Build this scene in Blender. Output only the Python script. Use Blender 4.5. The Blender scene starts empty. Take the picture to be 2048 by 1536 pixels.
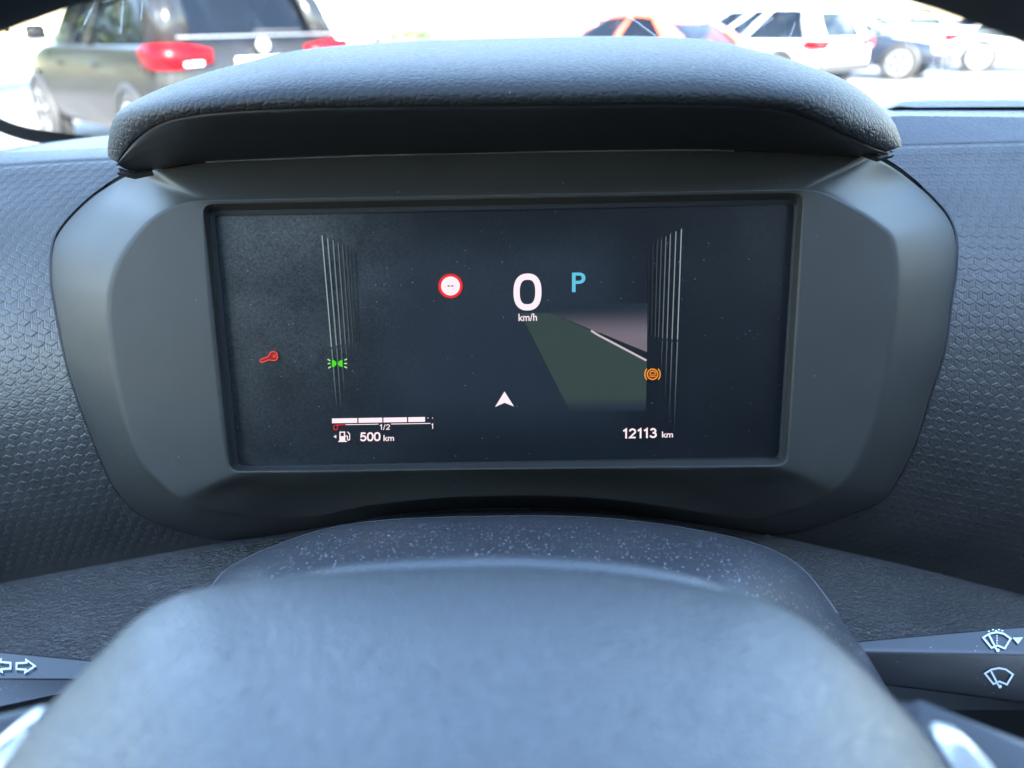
import bpy, bmesh, math, random
import numpy as np
from mathutils import Vector, Matrix, Quaternion
random.seed(7)
rng = np.random.default_rng(7)
SC = bpy.context.scene
COL = SC.collection

# ------------------------------------------------------------------ camera
CZ = 1.25                      # lens height above the ground
PITCH, ROLL, FPX = math.radians(25.2), math.radians(1.05), 1536.0
c_, s_ = math.cos(PITCH), math.sin(PITCH)
CAM = Vector((0, 0, CZ))
FWD = Vector((0, c_, -s_))
U0, R0 = Vector((0, s_, c_)), Vector((1, 0, 0))
CUP = U0 * math.cos(ROLL) + R0 * math.sin(ROLL)
CRT = R0 * math.cos(ROLL) - U0 * math.sin(ROLL)
cam_d = bpy.data.cameras.new('camera')
cam = bpy.data.objects.new('camera', cam_d); COL.objects.link(cam)
cam.matrix_world = Matrix(((CRT.x, CUP.x, -FWD.x, CAM.x), (CRT.y, CUP.y, -FWD.y, CAM.y), (CRT.z, CUP.z, -FWD.z, CAM.z), (0, 0, 0, 1)))
cam_d.sensor_width = 36.0; cam_d.lens = 36.0 * FPX / 2048
cam_d.clip_start = 0.01; cam_d.clip_end = 2000
cam_d.dof.use_dof = True; cam_d.dof.focus_distance = 0.335; cam_d.dof.aperture_fstop = 8.0
SC.camera = cam

# ------------------------------------------------------------------ sky, sun, exposure
EXPO = 3.75
SUN_DIR = Vector((0.20, -0.84, 0.50)).normalized()     # towards the sun: behind the car, a little to the right
w = bpy.data.worlds.new('World'); SC.world = w; w.use_nodes = True
nt = w.node_tree; bg = nt.nodes['Background']
sky = nt.nodes.new('ShaderNodeTexSky'); sky.sky_type = 'NISHITA'; sky.sun_disc = False
sky.sun_elevation = math.asin(SUN_DIR.z); sky.sun_rotation = math.atan2(SUN_DIR.x, SUN_DIR.y)
sky.air_density = 1.0; sky.dust_density = 0.15; sky.ozone_density = 0.9
nt.links.new(sky.outputs[0], bg.inputs[0]); bg.inputs[1].default_value = 0.15
sl = bpy.data.lights.new('sun', 'SUN'); sl.energy = 4.0; sl.angle = math.radians(0.53); sl.color = (1, 0.95, 0.87)
so = bpy.data.objects.new('sun', sl); COL.objects.link(so)
so.rotation_euler = SUN_DIR.to_track_quat('Z', 'Y').to_euler()
SC.view_settings.view_transform = 'Standard'; SC.view_settings.look = 'None'
SC.view_settings.exposure = EXPO; SC.view_settings.gamma = 1.0; SC.view_settings.use_curve_mapping = False
SC.cycles.use_denoising = True
SC.cycles.sample_clamp_indirect = 3.0
SC.cycles.max_bounces = 8; SC.cycles.transparent_max_bounces = 12
SC.cycles.caustics_reflective = False; SC.cycles.caustics_refractive = False

# ------------------------------------------------------------------ helpers: measuring
def ray(px, py):
    return FWD + CRT * ((px - 1024) / FPX) + CUP * ((768 - py) / FPX)
def ptY(px, py, Y):
    d = ray(px, py); return CAM + d * (Y / d.y)
SN = Vector((0, -math.cos(math.radians(13.2)), math.sin(math.radians(13.2))))   # screen normal (towards the driver)
SP = CAM + ray(1012, 672) * 0.34
def ptPl(px, py, P, N, off=0.0):
    d = ray(px, py); return CAM + d * ((P + N * off - CAM).dot(N) / d.dot(N))
def ptS(px, py, off=0.0): return ptPl(px, py, SP, SN, off)
def interp(px, tab):
    xs = [t[0] for t in tab]; ys = [t[1] for t in tab]
    return np.interp(px, xs, ys)
def smooth_curve(pts, n):
    """Catmull-Rom through pts (any dimension), n points evenly spaced along x/y length."""
    P = np.array(pts, float); out = []
    ext = np.vstack([2 * P[0] - P[1], P, 2 * P[-1] - P[-2]])
    for i in range(1, len(ext) - 2):
        p0, p1, p2, p3 = ext[i - 1], ext[i], ext[i + 1], ext[i + 2]
        for t in np.linspace(0, 1, 16, endpoint=False):
            out.append(0.5 * (2 * p1 + (p2 - p0) * t + (2 * p0 - 5 * p1 + 4 * p2 - p3) * t * t + (3 * p1 - p0 - 3 * p2 + p3) * t ** 3))
    out.append(P[-1]); out = np.array(out)
    L = np.concatenate([[0], np.cumsum(np.linalg.norm(np.diff(out[:, :2], axis=0), axis=1))])
    q = np.linspace(0, L[-1], n)
    return np.stack([np.interp(q, L, out[:, k]) for k in range(out.shape[1])], 1)
def bez(a, b, c, d, t):
    u = 1 - t; return a * u ** 3 + b * (3 * u * u * t) + c * (3 * u * t * t) + d * t ** 3

# ------------------------------------------------------------------ helpers: objects
def tag(o, label=None, cat=None, group=None, kind=None):
    if label: o['label'] = label
    if cat: o['category'] = cat
    if group: o['group'] = group
    if kind: o['kind'] = kind
    return o
def thing(name, label, cat, loc, group=None):
    o = bpy.data.objects.new(name, None); COL.objects.link(o); o.location = loc; o.empty_display_size = 0.05
    return tag(o, label, cat, group)
def world_of(o):
    m = Matrix.Translation(o.location) @ o.rotation_euler.to_matrix().to_4x4()
    return (world_of(o.parent) @ m) if o.parent else m
def mesh_obj(name, verts, faces, m, parent=None, smooth=True, local=False):
    me = bpy.data.meshes.new(name); me.from_pydata([tuple(v) for v in verts], [], faces); me.update()
    if smooth:
        me.polygons.foreach_set('use_smooth', [True] * len(me.polygons))
    me.materials.append(m)
    o = bpy.data.objects.new(name, me); COL.objects.link(o)
    if parent:
        o.parent = parent
        if not local:
            mi = world_of(parent).inverted(); me.transform(mi)
    return o
def grid_faces(nr, nc, close=False):
    f = []
    for r in range(nr - 1):
        for k in range(nc - (0 if close else 1)):
            k2 = (k + 1) % nc
            f.append((r * nc + k, r * nc + k2, (r + 1) * nc + k2, (r + 1) * nc + k))
    return f
def loft(name, rows, m, parent=None, close=False, flip=False, smooth=True):
    nc = len(rows[0]); v = [p for r in rows for p in r]
    f = grid_faces(len(rows), nc, close)
    if flip: f = [tuple(reversed(q)) for q in f]
    return mesh_obj(name, v, f, m, parent, smooth)
def fix_normals(o):
    bm = bmesh.new(); bm.from_mesh(o.data); bmesh.ops.recalc_face_normals(bm, faces=bm.faces); bm.to_mesh(o.data); bm.free()
def slab(name, front, thick, m, parent=None, bevel=0.0, smooth=False):
    """closed solid: front polygon (Vectors) and the same moved by thick."""
    n = len(front); v = list(front) + [p + thick for p in front]
    f = [tuple(range(n)), tuple(range(2 * n - 1, n - 1, -1))] + [(i, i + n, (i + 1) % n + n, (i + 1) % n) for i in range(n)]
    o = mesh_obj(name, v, f, m, parent, smooth); fix_normals(o)
    if bevel:
        b = o.modifiers.new('b', 'BEVEL'); b.width = bevel; b.segments = 3; b.limit_method = 'ANGLE'
        o.data.polygons.foreach_set('use_smooth', [True] * len(o.data.polygons))
    return o
def tube_pts(pts, r, n=8):
    rows = []
    for i, p in enumerate(pts):
        t = (pts[min(i + 1, len(pts) - 1)] - pts[max(i - 1, 0)]).normalized()
        a = t.cross(Vector((0, 0, 1)));  a = a.normalized() if a.length > 1e-5 else Vector((1, 0, 0))
        b = t.cross(a)
        rows.append([p + a * (math.cos(k * 2 * math.pi / n) * r) + b * (math.sin(k * 2 * math.pi / n) * r) for k in range(n)])
    return rows

# ------------------------------------------------------------------ materials
def lin(rgb):
    return tuple((x / 255 / 12.92) if x <= 10 else ((x / 255 + 0.055) / 1.055) ** 2.4 for x in rgb)
class NB:
    def __init__(s, name):
        s.m = bpy.data.materials.new(name); s.m.use_nodes = True; s.t = s.m.node_tree
        s.b = s.t.nodes['Principled BSDF']; s.out = s.t.nodes['Material Output']
    def n(s, typ, **kw):
        o = s.t.nodes.new(typ)
        for k, v in kw.items(): setattr(o, k, v)
        return o
    def l(s, a, b): s.t.links.new(a, b)
def coords(nb, stretch=(1, 1, 1)):
    tc = nb.n('ShaderNodeTexCoord'); mp = nb.n('ShaderNodeMapping'); mp.inputs['Scale'].default_value = stretch
    nb.l(tc.outputs['Object'], mp.inputs[0]); return mp.outputs[0]
def plastic(name, col, rough=0.5, grain=None, gscale=900, gdist=0.0003, gstr=0.4, stretch=(1, 1, 1), dust=0.0, dscale=600, mottling=0.15, spec=0.5, dustsize=0.16, sheen=0.0, big=None):
    nb = NB(name); b = nb.b
    b.inputs['Roughness'].default_value = rough; b.inputs['Specular IOR Level'].default_value = spec
    if sheen: b.inputs['Sheen Weight'].default_value = sheen; b.inputs['Sheen Roughness'].default_value = 0.4
    co = coords(nb, stretch)
    # slow mottling of the colour (dirt, wear)
    no = nb.n('ShaderNodeTexNoise'); no.inputs['Scale'].default_value = 45; no.inputs['Detail'].default_value = 5
    nb.l(co, no.inputs['Vector'])
    mr = nb.n('ShaderNodeMapRange'); mr.inputs['From Min'].default_value = 0.3; mr.inputs['From Max'].default_value = 0.7
    mr.inputs['To Min'].default_value = 1 - mottling; mr.inputs['To Max'].default_value = 1 + mottling
    nb.l(no.outputs[0], mr.inputs[0])
    mx = nb.n('ShaderNodeVectorMath', operation='SCALE'); mx.inputs[0].default_value = col
    nb.l(mr.outputs[0], mx.inputs['Scale']); colout = mx.outputs[0]
    for dust, dscale, dustsize in ([(dust, dscale, dustsize)] if dust else []) + ([big] if big else []):
        vo = nb.n('ShaderNodeTexVoronoi'); vo.inputs['Scale'].default_value = dscale
        tc2 = coords(nb); nz = nb.n('ShaderNodeTexNoise'); nz.inputs['Scale'].default_value = dscale * 1.7
        nb.l(tc2, nz.inputs['Vector'])
        va = nb.n('ShaderNodeVectorMath', operation='MULTIPLY_ADD'); va.inputs[1].default_value = (1.2 / dscale,) * 3
        nb.l(nz.outputs['Color'], va.inputs[0]); nb.l(tc2, va.inputs[2]); nb.l(va.outputs[0], vo.inputs['Vector'])
        sp = nb.n('ShaderNodeSeparateColor'); nb.l(vo.outputs['Color'], sp.inputs[0])
        keep = nb.n('ShaderNodeMath', operation='LESS_THAN'); keep.inputs[1].default_value = dust; nb.l(sp.outputs[0], keep.inputs[0])
        siz = nb.n('ShaderNodeMath', operation='MULTIPLY'); siz.inputs[1].default_value = dustsize; nb.l(sp.outputs[1], siz.inputs[0])
        le = nb.n('ShaderNodeMath', operation='LESS_THAN'); nb.l(vo.outputs['Distance'], le.inputs[0]); nb.l(siz.outputs[0], le.inputs[1])
        mu = nb.n('ShaderNodeMath', operation='MULTIPLY'); nb.l(keep.outputs[0], mu.inputs[0]); nb.l(le.outputs[0], mu.inputs[1])
        m2 = nb.n('ShaderNodeMix', data_type='RGBA'); m2.inputs[7].default_value = (0.42, 0.42, 0.42, 1)
        nb.l(mu.outputs[0], m2.inputs[0]); nb.l(colout, m2.inputs[6]); colout = m2.outputs[2]
    nb.l(colout, b.inputs['Base Color'])
    if grain:
        bu = nb.n('ShaderNodeBump'); bu.inputs['Strength'].default_value = gstr; bu.inputs['Distance'].default_value = gdist
        if grain == 'leather':
            # crossing folds: two warped voronoi layers
            nz = nb.n('ShaderNodeTexNoise'); nz.inputs['Scale'].default_value = gscale * 0.6
            nb.l(co, nz.inputs['Vector'])
            va = nb.n('ShaderNodeVectorMath', operation='MULTIPLY_ADD'); va.inputs[1].default_value = (0.5 / gscale,) * 3
            nb.l(nz.outputs['Color'], va.inputs[0]); nb.l(co, va.inputs[2])
            vo = nb.n('ShaderNodeTexVoronoi', feature='DISTANCE_TO_EDGE'); vo.inputs['Scale'].default_value = gscale
            nb.l(va.outputs[0], vo.inputs['Vector'])
            cr = nb.n('ShaderNodeMapRange', interpolation_type='SMOOTHSTEP'); cr.inputs['From Max'].default_value = 0.22
            nb.l(vo.outputs['Distance'], cr.inputs[0]); nb.l(cr.outputs[0], bu.inputs['Height'])
        elif grain == 'ridges':
            wv = nb.n('ShaderNodeTexWave', bands_direction='Y'); wv.inputs['Scale'].default_value = gscale; wv.inputs['Distortion'].default_value = 7; wv.inputs['Detail'].default_value = 2; wv.inputs['Detail Scale'].default_value = 2.2; wv.inputs['Detail Roughness'].default_value = .6
            nb.l(co, wv.inputs['Vector']); nb.l(wv.outputs['Fac'], bu.inputs['Height'])
        elif grain == 'noise':
            nz = nb.n('ShaderNodeTexNoise'); nz.inputs['Scale'].default_value = gscale; nz.inputs['Detail'].default_value = 3
            nb.l(co, nz.inputs['Vector']); nb.l(nz.outputs[0], bu.inputs['Height'])
        nb.l(bu.outputs[0], b.inputs['Normal'])
    return nb.m
def emit(name, rgb, k=1.0):
    nb = NB(name); c = lin(rgb); f = k / 2 ** EXPO
    nb.b.inputs['Base Color'].default_value = (0.004, 0.004, 0.004, 1); nb.b.inputs['Roughness'].default_value = 0.35
    nb.b.inputs['Specular IOR Level'].default_value = 0.15
    nb.b.inputs['Emission Color'].default_value = (c[0], c[1], c[2], 1); nb.b.inputs['Emission Strength'].default_value = f
    return nb.m

M_HOOD = plastic('hood_leather', (0.024, 0.0248, 0.0248), 0.56, 'leather', 350, 0.0005, 0.55, (0.9, 1.15, 1.15), dust=0.02, dscale=700, spec=.2, mottling=.06)
M_VISOR = plastic('visor_plastic', (0.016, 0.0165, 0.018), 0.5, 'noise', 1500, 0.0001, 0.15)
M_BEZEL = plastic('bezel_plastic', (0.035, 0.033, 0.0265), 0.54, 'noise', 1800, 0.0001, 0.12, dust=0.05, dscale=330, mottling=0.08, dustsize=0.1, spec=.4)
M_HEX = plastic('hexagon_panel', (0.058, 0.055, 0.050), 0.37, 'noise', 2500, 0.0001, 0.2, dust=0.012, dscale=400)
M_STRIP = plastic('dash_top', (0.06, 0.062, 0.066), 0.55, 'leather', 620, 0.0004, 0.7)
M_LOWER = plastic('grained_lower', (0.10, 0.094, 0.084), 0.36, 'ridges', 270, 0.0007, 1.0, (0.6, 1.0, 1.0), dust=0.02, dscale=600)
M_SHROUD = plastic('shroud_plastic', (0.045, 0.046, 0.05), 0.40, 'noise', 2200, 0.0001, 0.2, dust=0.22, dscale=1350, dustsize=0.44, mottling=.1, spec=.7, big=(.035, 330, .14))
M_GAITER = plastic('gaiter_plastic', (0.022, 0.022, 0.02), 0.6, 'noise', 1200, 0.0002, 0.3, dust=0.1, dscale=420)
M_EDGE_HILITE = plastic('edge_highlight', (0.10, 0.10, 0.10), 0.4)  # paler plastic that paints highlights along edges
M_HUB = plastic('airbag_cover', (0.05, 0.055, 0.058), 0.40, 'leather', 700, 0.0003, 0.4, spec=1.0, dust=0.06, dscale=300, dustsize=0.15, mottling=.0)
M_SPOKE = plastic('spoke_plastic', (0.05, 0.052, 0.056), 0.36, 'noise', 1500, 0.0001, 0.2, dust=0.05, dscale=300)
M_RIM = plastic('rim_leather', (0.02, 0.02, 0.02), 0.55, 'leather', 500, 0.0004, 0.5)
M_STALK = plastic('stalk_plastic', (0.02, 0.0205, 0.022), 0.32, 'noise', 2000, 0.0001, 0.15, dust=0.1, dscale=700, spec=.9)
M_ICON = plastic('icon_paint', (0.75, 0.78, 0.78), 0.5)
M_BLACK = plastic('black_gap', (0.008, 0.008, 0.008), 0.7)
M_CHROME = NB('satin_silver'); M_CHROME.b.inputs['Metallic'].default_value = 1; M_CHROME.b.inputs['Base Color'].default_value = (0.9, 0.9, 0.88, 1); M_CHROME.b.inputs['Roughness'].default_value = 0.34; M_CHROME = M_CHROME.m
M_LINING = plastic('cabin_lining', (0.14, 0.14, 0.135), 0.9)
M_TRIMDK = plastic('cabin_dark', (0.03, 0.03, 0.03), 0.7)

# ------------------------------------------------------------------ the place: ground, and unseen cabin panels added to block and shape light
def ground_mat():
    nb = NB('car_park_asphalt'); co = coords(nb)
    n1 = nb.n('ShaderNodeTexNoise'); n1.inputs['Scale'].default_value = 1.2; n1.inputs['Detail'].default_value = 8; nb.l(co, n1.inputs['Vector'])
    cr = nb.n('ShaderNodeValToRGB'); cr.color_ramp.elements[0].color = (0.13, 0.125, 0.118, 1); cr.color_ramp.elements[1].color = (0.24, 0.23, 0.215, 1)
    nb.l(n1.outputs[0], cr.inputs[0]); nb.l(cr.outputs[0], nb.b.inputs['Base Color']); nb.b.inputs['Roughness'].default_value = 0.9
    return nb.m
g = mesh_obj('ground', [(-400, -400, 0), (400, -400, 0), (400, 400, 0), (-400, 400, 0)], [(0, 1, 2, 3)], ground_mat(), smooth=False)
tag(g, kind='structure')
def box_obj(name, x0, x1, y0, y1, z0, z1, m, parent=None, bevel=0):
    fr = [Vector((x0, y0, z0)), Vector((x1, y0, z0)), Vector((x1, y0, z1)), Vector((x0, y0, z1))]
    return slab(name, fr, Vector((0, y1 - y0, 0)), m, parent, bevel)
HEADER_Y = -0.28  # unseen roof edge, set back for more sky while still blocking the sun
for nm, a, m in (('sun_block_roof', (-0.5, 1.05, -1.7, HEADER_Y, CZ + .42, CZ + .46), M_LINING),
                 ('floor', (-0.5, 1.05, -1.7, .80, CZ - .80, CZ - .76), M_TRIMDK),
                 ('unseen_cabin_panel', (-0.5, 1.05, .80, .84, CZ - .80, CZ - .16), M_TRIMDK),
                 ('unseen_cabin_panel', (-0.5, 1.05, -1.74, -1.70, CZ - .80, CZ + .46), M_TRIMDK),
                 ('unseen_cabin_panel', (-0.54, -0.5, -1.70, .86, CZ - .80, CZ - .14), M_TRIMDK),
                 ('unseen_cabin_panel', (1.05, 1.09, -1.70, .86, CZ - .80, CZ - .12), M_TRIMDK),
                 ('unseen_cabin_panel', (1.05, 1.09, -1.70, .40, CZ - .12, CZ + .22), M_TRIMDK),  # unseen, added to narrow the side opening and cut light from the right
                 ('unseen_cabin_panel', (-0.5, 0.42, -.55, -.42, CZ - .70, CZ + .20), M_TRIMDK)):  # unseen seat backrest, added for the dark reflection in the screen
    tag(box_obj(nm, *a, m), kind='structure')

# ------------------------------------------------------------------ dashboard
TOP = [(-600, 356), (0, 332), (130, 323), (235, 318), (420, 312), (1000, 300), (1700, 296), (1790, 291), (2048, 284), (2700, 268)]
BOT = [(-600, 1315), (0, 1168), (250, 1122), (430, 1090), (547, 1071), (605, 1062), (673, 1050), (742, 1038), (810, 1027), (913, 1019), (1000, 1016), (1100, 1016), (1240, 1025), (1410, 1051), (1478, 1062), (1600, 1085), (1800, 1130), (2048, 1192), (2700, 1350)]
PROF = [(0, .425), (.03, .415), (.12, .390), (.22, .372), (.35, .357), (.5, .346), (.65, .340), (.8, .340), (.9, .345), (1.0, .356)]
_pt = smooth_curve(PROF, 400)
def prof(t): return np.interp(t, _pt[:, 0], _pt[:, 1])
def panelY(px, py):
    a, b = interp(px, TOP), interp(px, BOT)
    return float(prof((py - a) / (b - a)))
dash = thing('dashboard', 'charcoal car dashboard with hexagon textured panels either side of the screen', 'dashboard', ptY(1000, 1100, .37))

def hex_height(u, v, a):
    """tumbling-block pattern of pointy hexagons, width a; returns height in metres"""
    Wd, H = a, a * math.sqrt(3)
    best = np.full(u.shape, 1e9); cu = np.zeros_like(u); cv = np.zeros_like(v)
    for ou, ov in ((0, 0), (Wd / 2, H / 2)):
        du = (u - ou) - np.round((u - ou) / Wd) * Wd
        dv = (v - ov) - np.round((v - ov) / H) * H
        d = du * du + dv * dv; k = d < best
        best = np.where(k, d, best); cu = np.where(k, du, cu); cv = np.where(k, dv, cv)
    R = a / math.sqrt(3)
    h = np.zeros_like(u)
    dirs = [np.array((math.cos(t), math.sin(t))) * R for t in (math.radians(30), math.radians(150), math.radians(270))]
    done = np.zeros(u.shape, bool)
    for i, (A, B) in enumerate(((dirs[0], dirs[1]), (dirs[1], dirs[2]), (dirs[2], dirs[0]))):
        det = A[0] * B[1] - A[1] * B[0]
        p = (cu * B[1] - cv * B[0]) / det; q = (A[0] * cv - A[1] * cu) / det
        k = (p >= -1e-6) & (q >= -1e-6) & ~done
        done |= k
        pc, qc = np.clip(p, 0, 1), np.clip(q, 0, 1)
        if i == 1: pc, qc = qc, pc
        st = (qc * 3) % 1.0
        edge = np.minimum(np.minimum(pc, 1 - pc), np.minimum(qc, 1 - qc))
        groove = np.clip(edge / 0.07, 0, 1)
        lvl = (0.30, 0.12, 0.0)[i]
        stripes = np.clip(np.minimum(st, 1 - st) / .14, 0, 1)
        hh = lvl + 0.34 * (1 - st) * (0.9 if i != 0 else 0.6) + 0.10 * stripes
        h = np.where(k, hh * groove, h)
    return h * 0.00095
def hex_panel(px0, px1, nx, ny, name):
    px = np.linspace(px0, px1, nx)[None, :].repeat(ny, 0); t = np.linspace(0, 1, ny)[:, None].repeat(nx, 1)
    py = interp(px, TOP) * (1 - t) + interp(px, BOT) * t
    Y = prof(t)
    ax, by = (px - 1024) / FPX, (768 - py) / FPX
    d = [FWD[k] + CRT[k] * ax + CUP[k] * by for k in range(3)]
    s = Y / d[1]
    P = np.stack([CAM[k] + d[k] * s for k in range(3)], 2)
    du = np.gradient(P, axis=1); dv = np.gradient(P, axis=0)
    N = np.cross(dv, du); N /= np.linalg.norm(N, axis=2, keepdims=True)
    N *= np.where(N[..., 1:2] > 0, -1, 1)
    mid = nx // 2
    arc = np.concatenate([[0], np.cumsum(np.linalg.norm(np.diff(P[:, mid], axis=0), axis=1))])
    h = hex_height(P[..., 0], -arc[:, None].repeat(nx, 1), 0.0066)
    fade = np.clip((1 - t) / .04, 0, 1) * np.clip(t / .012, 0, 1)
    P = P + N * (h * fade)[..., None]
    me = bpy.data.meshes.new(name)
    idx = np.arange(nx * ny).reshape(ny, nx)
    F = np.stack([idx[:-1, :-1], idx[1:, :-1], idx[1:, 1:], idx[:-1, 1:]], 2).reshape(-1, 4)
    me.vertices.add(nx * ny); me.vertices.foreach_set('co', (P - np.array(dash.location)).reshape(-1))
    me.loops.add(F.size); me.loops.foreach_set('vertex_index', F.reshape(-1))
    me.polygons.add(len(F)); me.polygons.foreach_set('loop_start', np.arange(0, F.size, 4)); me.polygons.foreach_set('loop_total', np.full(len(F), 4))
    me.polygons.foreach_set('use_smooth', np.ones(len(F), bool))
    me.update(calc_edges=True); me.validate(); me.materials.append(M_HEX)
    o = bpy.data.objects.new(name, me); COL.objects.link(o); o.parent = dash
    return o
hex_panel(-330, 470, 560, 760, 'textured_panel')
hex_panel(1540, 2380, 580, 760, 'textured_panel')
# soft top pad of the dash, running back to the windscreen
pxs = np.linspace(-700, 2800, 120)
MID = [(-700, 338), (0, 313), (220, 302), (420, 292), (1000, 270), (1700, 250), (1790, 239), (2048, 242), (2700, 228)]
BK = [(-700, 320), (0, 300), (100, 284), (225, 270), (600, 250), (1000, 235), (1700, 218), (1770, 211), (2048, 209), (2700, 196)]
rows = []
for tab, Ys, dz in ((TOP, .425, -.03), (TOP, .425, 0.0003), (TOP, .4285, .0016), (MID, .45, 0.002), (MID, .455, 0.002)):
    rows.append([ptY(p, float(interp(p, tab)), Ys) + Vector((0, 0, dz)) for p in pxs])
rows.append([ptY(p, float(interp(p, BK)), .60 if p < 700 else .55) for p in pxs])
rows.append([ptY(p, float(interp(p, BK)), .60 if p < 700 else .55) + Vector((0, .12, -.035)) for p in pxs])
loft('top_pad', rows, M_STRIP, dash)
a = [ptY(*q) for q in ((1792, 213, .50), (1835, 215, .50), (2700, 210, .50), (2700, 196, .53), (1850, 198, .53), (1800, 203, .515))]
slab('defroster_ledge', a, Vector((0, .05, -.012)), M_STRIP, dash, 0.002)
# lower knee pad, grained
rows = []
for dpy, Y in ((-14, .362), (-3, .357), (8, .345), (40, .33), (110, .305), (165, .29), (174, .2885)):
    rows.append([ptY(p, float(interp(p, BOT)) + dpy * (1 + .38 * max(0, min(1, (900 - p) / 500)) * min(1, dpy / 60 if dpy > 0 else 0)), Y) for p in pxs])
loft('lower_pad', rows, M_LOWER, dash)

slab('shade_sheet', [ptY(*q) for q in ((-700, 1420, .300), (2800, 1420, .300), (2800, 2600, .24), (-700, 2600, .24))], Vector((0, .02, 0)), M_BLACK, dash)  # black sheet standing in for the shade under the stalks
# ------------------------------------------------------------------ instrument cluster
clu = thing('instrument_cluster', 'digital instrument cluster with wide dark screen under a padded leather-grain hood', 'instrument cluster', ptY(1010, 1050, .34))
CX, CY = 1010.0, 690.0
def rounded(pts, r):
    out = []
    n = len(pts)
    for i in range(n):
        p, a, b = np.array(pts[i], float), np.array(pts[i - 1], float), np.array(pts[(i + 1) % n], float)
        da = (a - p) / np.linalg.norm(a - p); db = (b - p) / np.linalg.norm(b - p)
        for t in np.linspace(0, 1, 7):
            out.append(p + da * r * (1 - t) ** 2 + db * r * t ** 2)
    return np.array(out)
def dense(pts):
    P = np.array(list(pts) + list(pts[:3]), float)
    return smooth_curve(np.vstack([P]), 900)[:, :2]
ANG = np.linspace(-math.pi, math.pi, 560, endpoint=False)
corner = []
for x, y in ((429, 432), (1590, 408), (1558, 915), (476, 932), (404, 408), (1606, 385), (1572, 936), (458, 948)):
    t = math.atan2((y - CY) * 2, x - CX); corner += [t + d * .004 for d in (-3, -2, -1, 0, 1, 2, 3)]
ANG = np.array(sorted(list(ANG) + corner))
def radial(poly):
    """distance to the outline for each angle; poly = dense closed pts in px"""
    q = np.array(poly, float); q = np.stack([q[:, 0] - CX, (q[:, 1] - CY) * 2], 1)
    th = np.unwrap(np.concatenate([np.arctan2(q[:, 1], q[:, 0])])); r = np.linalg.norm(q, axis=1)
    if th[-1] < th[0]: th, r = th[::-1], r[::-1]
    o = np.argsort(np.mod(th + math.pi, 2 * math.pi)); tt = np.mod(th + math.pi, 2 * math.pi)[o] - math.pi; rr = r[o]
    tt = np.concatenate([tt - 2 * math.pi, tt, tt + 2 * math.pi]); rr = np.concatenate([rr, rr, rr])
    R = np.interp(ANG, tt, rr)
    return np.stack([CX + R * np.cos(ANG), CY + R * np.sin(ANG) / 2], 1)
def poly_dense(pts, k=40):
    out = []
    for i in range(len(pts)):
        a, b = np.array(pts[i]), np.array(pts[(i + 1) % len(pts)])
        for t in np.linspace(0, 1, k, endpoint=False): out.append(a + (b - a) * t)
    return np.array(out)
O0 = radial(poly_dense(rounded([(429, 432), (1590, 408), (1558, 915), (476, 932)], 9), 20))
O1 = radial(poly_dense(rounded([(405, 408), (1607, 385), (1573, 931), (460, 943)], 22), 20))
F1 = radial(dense([(213, 590), (213, 650), (225, 740), (250, 850), (280, 922), (307, 955), (354, 995), (405, 1018), (500, 1035), (620, 1035), (742, 1012), (900, 996), (1100, 993), (1240, 1002), (1410, 1028), (1500, 1040), (1538, 1036), (1626, 1008), (1703, 950), (1752, 840), (1777, 721), (1792, 620), (1797, 550), (1792, 492), (1782, 466), (1760, 448), (1729, 427), (1672, 398), (1637, 384), (1600, 380), (1540, 381), (1000, 391), (450, 401), (390, 403), (345, 414), (300, 440), (262, 480), (230, 530)]))
F0 = radial(dense([(102, 538), (106, 589), (127, 699), (148, 779), (188, 887), (218, 957), (239, 991), (273, 1025), (325, 1051), (384, 1068), (453, 1080), (547, 1069), (605, 1060), (673, 1048), (742, 1036), (810, 1025), (913, 1017), (1000, 1014), (1100, 1014), (1240, 1023), (1410, 1049), (1478, 1060), (1530, 1068), (1590, 1064), (1696, 1031), (1756, 1005), (1787, 974), (1830, 890), (1861, 791), (1889, 700), (1901, 612), (1912, 535), (1912, 478), (1898, 438), (1867, 400), (1829, 366), (1786, 334), (1743, 312), (1690, 296), (1000, 288), (350, 318), (267, 345), (203, 381), (161, 415), (123, 457), (106, 491)]))
OM = radial(poly_dense(rounded([(417, 421), (1597, 398), (1563, 917.5), (464, 936)], 12), 20))
def sm(a, b, x):
    t = np.clip((x - a) / (b - a), 0, 1); return t * t * (3 - 2 * t)
def offF1(p): return 0.008 - 0.030 * sm(930, 1035, p[1]) * sm(330, 620, p[0]) * sm(1720, 1460, p[0])
def P3(loop, fn): return [fn(p) for p in loop]
L_O0b = P3(O0, lambda p: ptS(p[0], p[1], -.003))
L_O0 = P3(OM, lambda p: ptS(p[0], p[1], .0022))
L_mask = P3(O0, lambda p: ptS(p[0], p[1], .0012))
L_O1 = P3(O1, lambda p: ptS(p[0], p[1], .0075))
L_F1 = P3(F1, lambda p: ptS(p[0], p[1], offF1(p)))
def f0pt(p):
    Y = panelY(p[0], p[1]) - .0022
    if p[1] < 380: Y = Y * (1 - sm(380, 310, p[1])) + sm(380, 310, p[1]) * min(Y, .353)
    return ptY(p[0], p[1], Y)
L_F0 = P3(F0, f0pt)
def lerp3(A, B, t): return [a.lerp(b, t) for a, b in zip(A, B)]
def pushed(A, d): return [a + SN * d for a in A]
ringm = [a.lerp(b, .5) + (SN * .0015) for a, b in zip(L_F1, L_F0)]
m1 = [a.lerp(b, .45) + SN * (-.009 * sm(930, 975, (p[1] + q[1]) / 2) * sm(470, 560, p[0]) * sm(1570, 1480, p[0])) for a, b, p, q in zip(L_O1, L_F1, O1, F1)]
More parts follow.
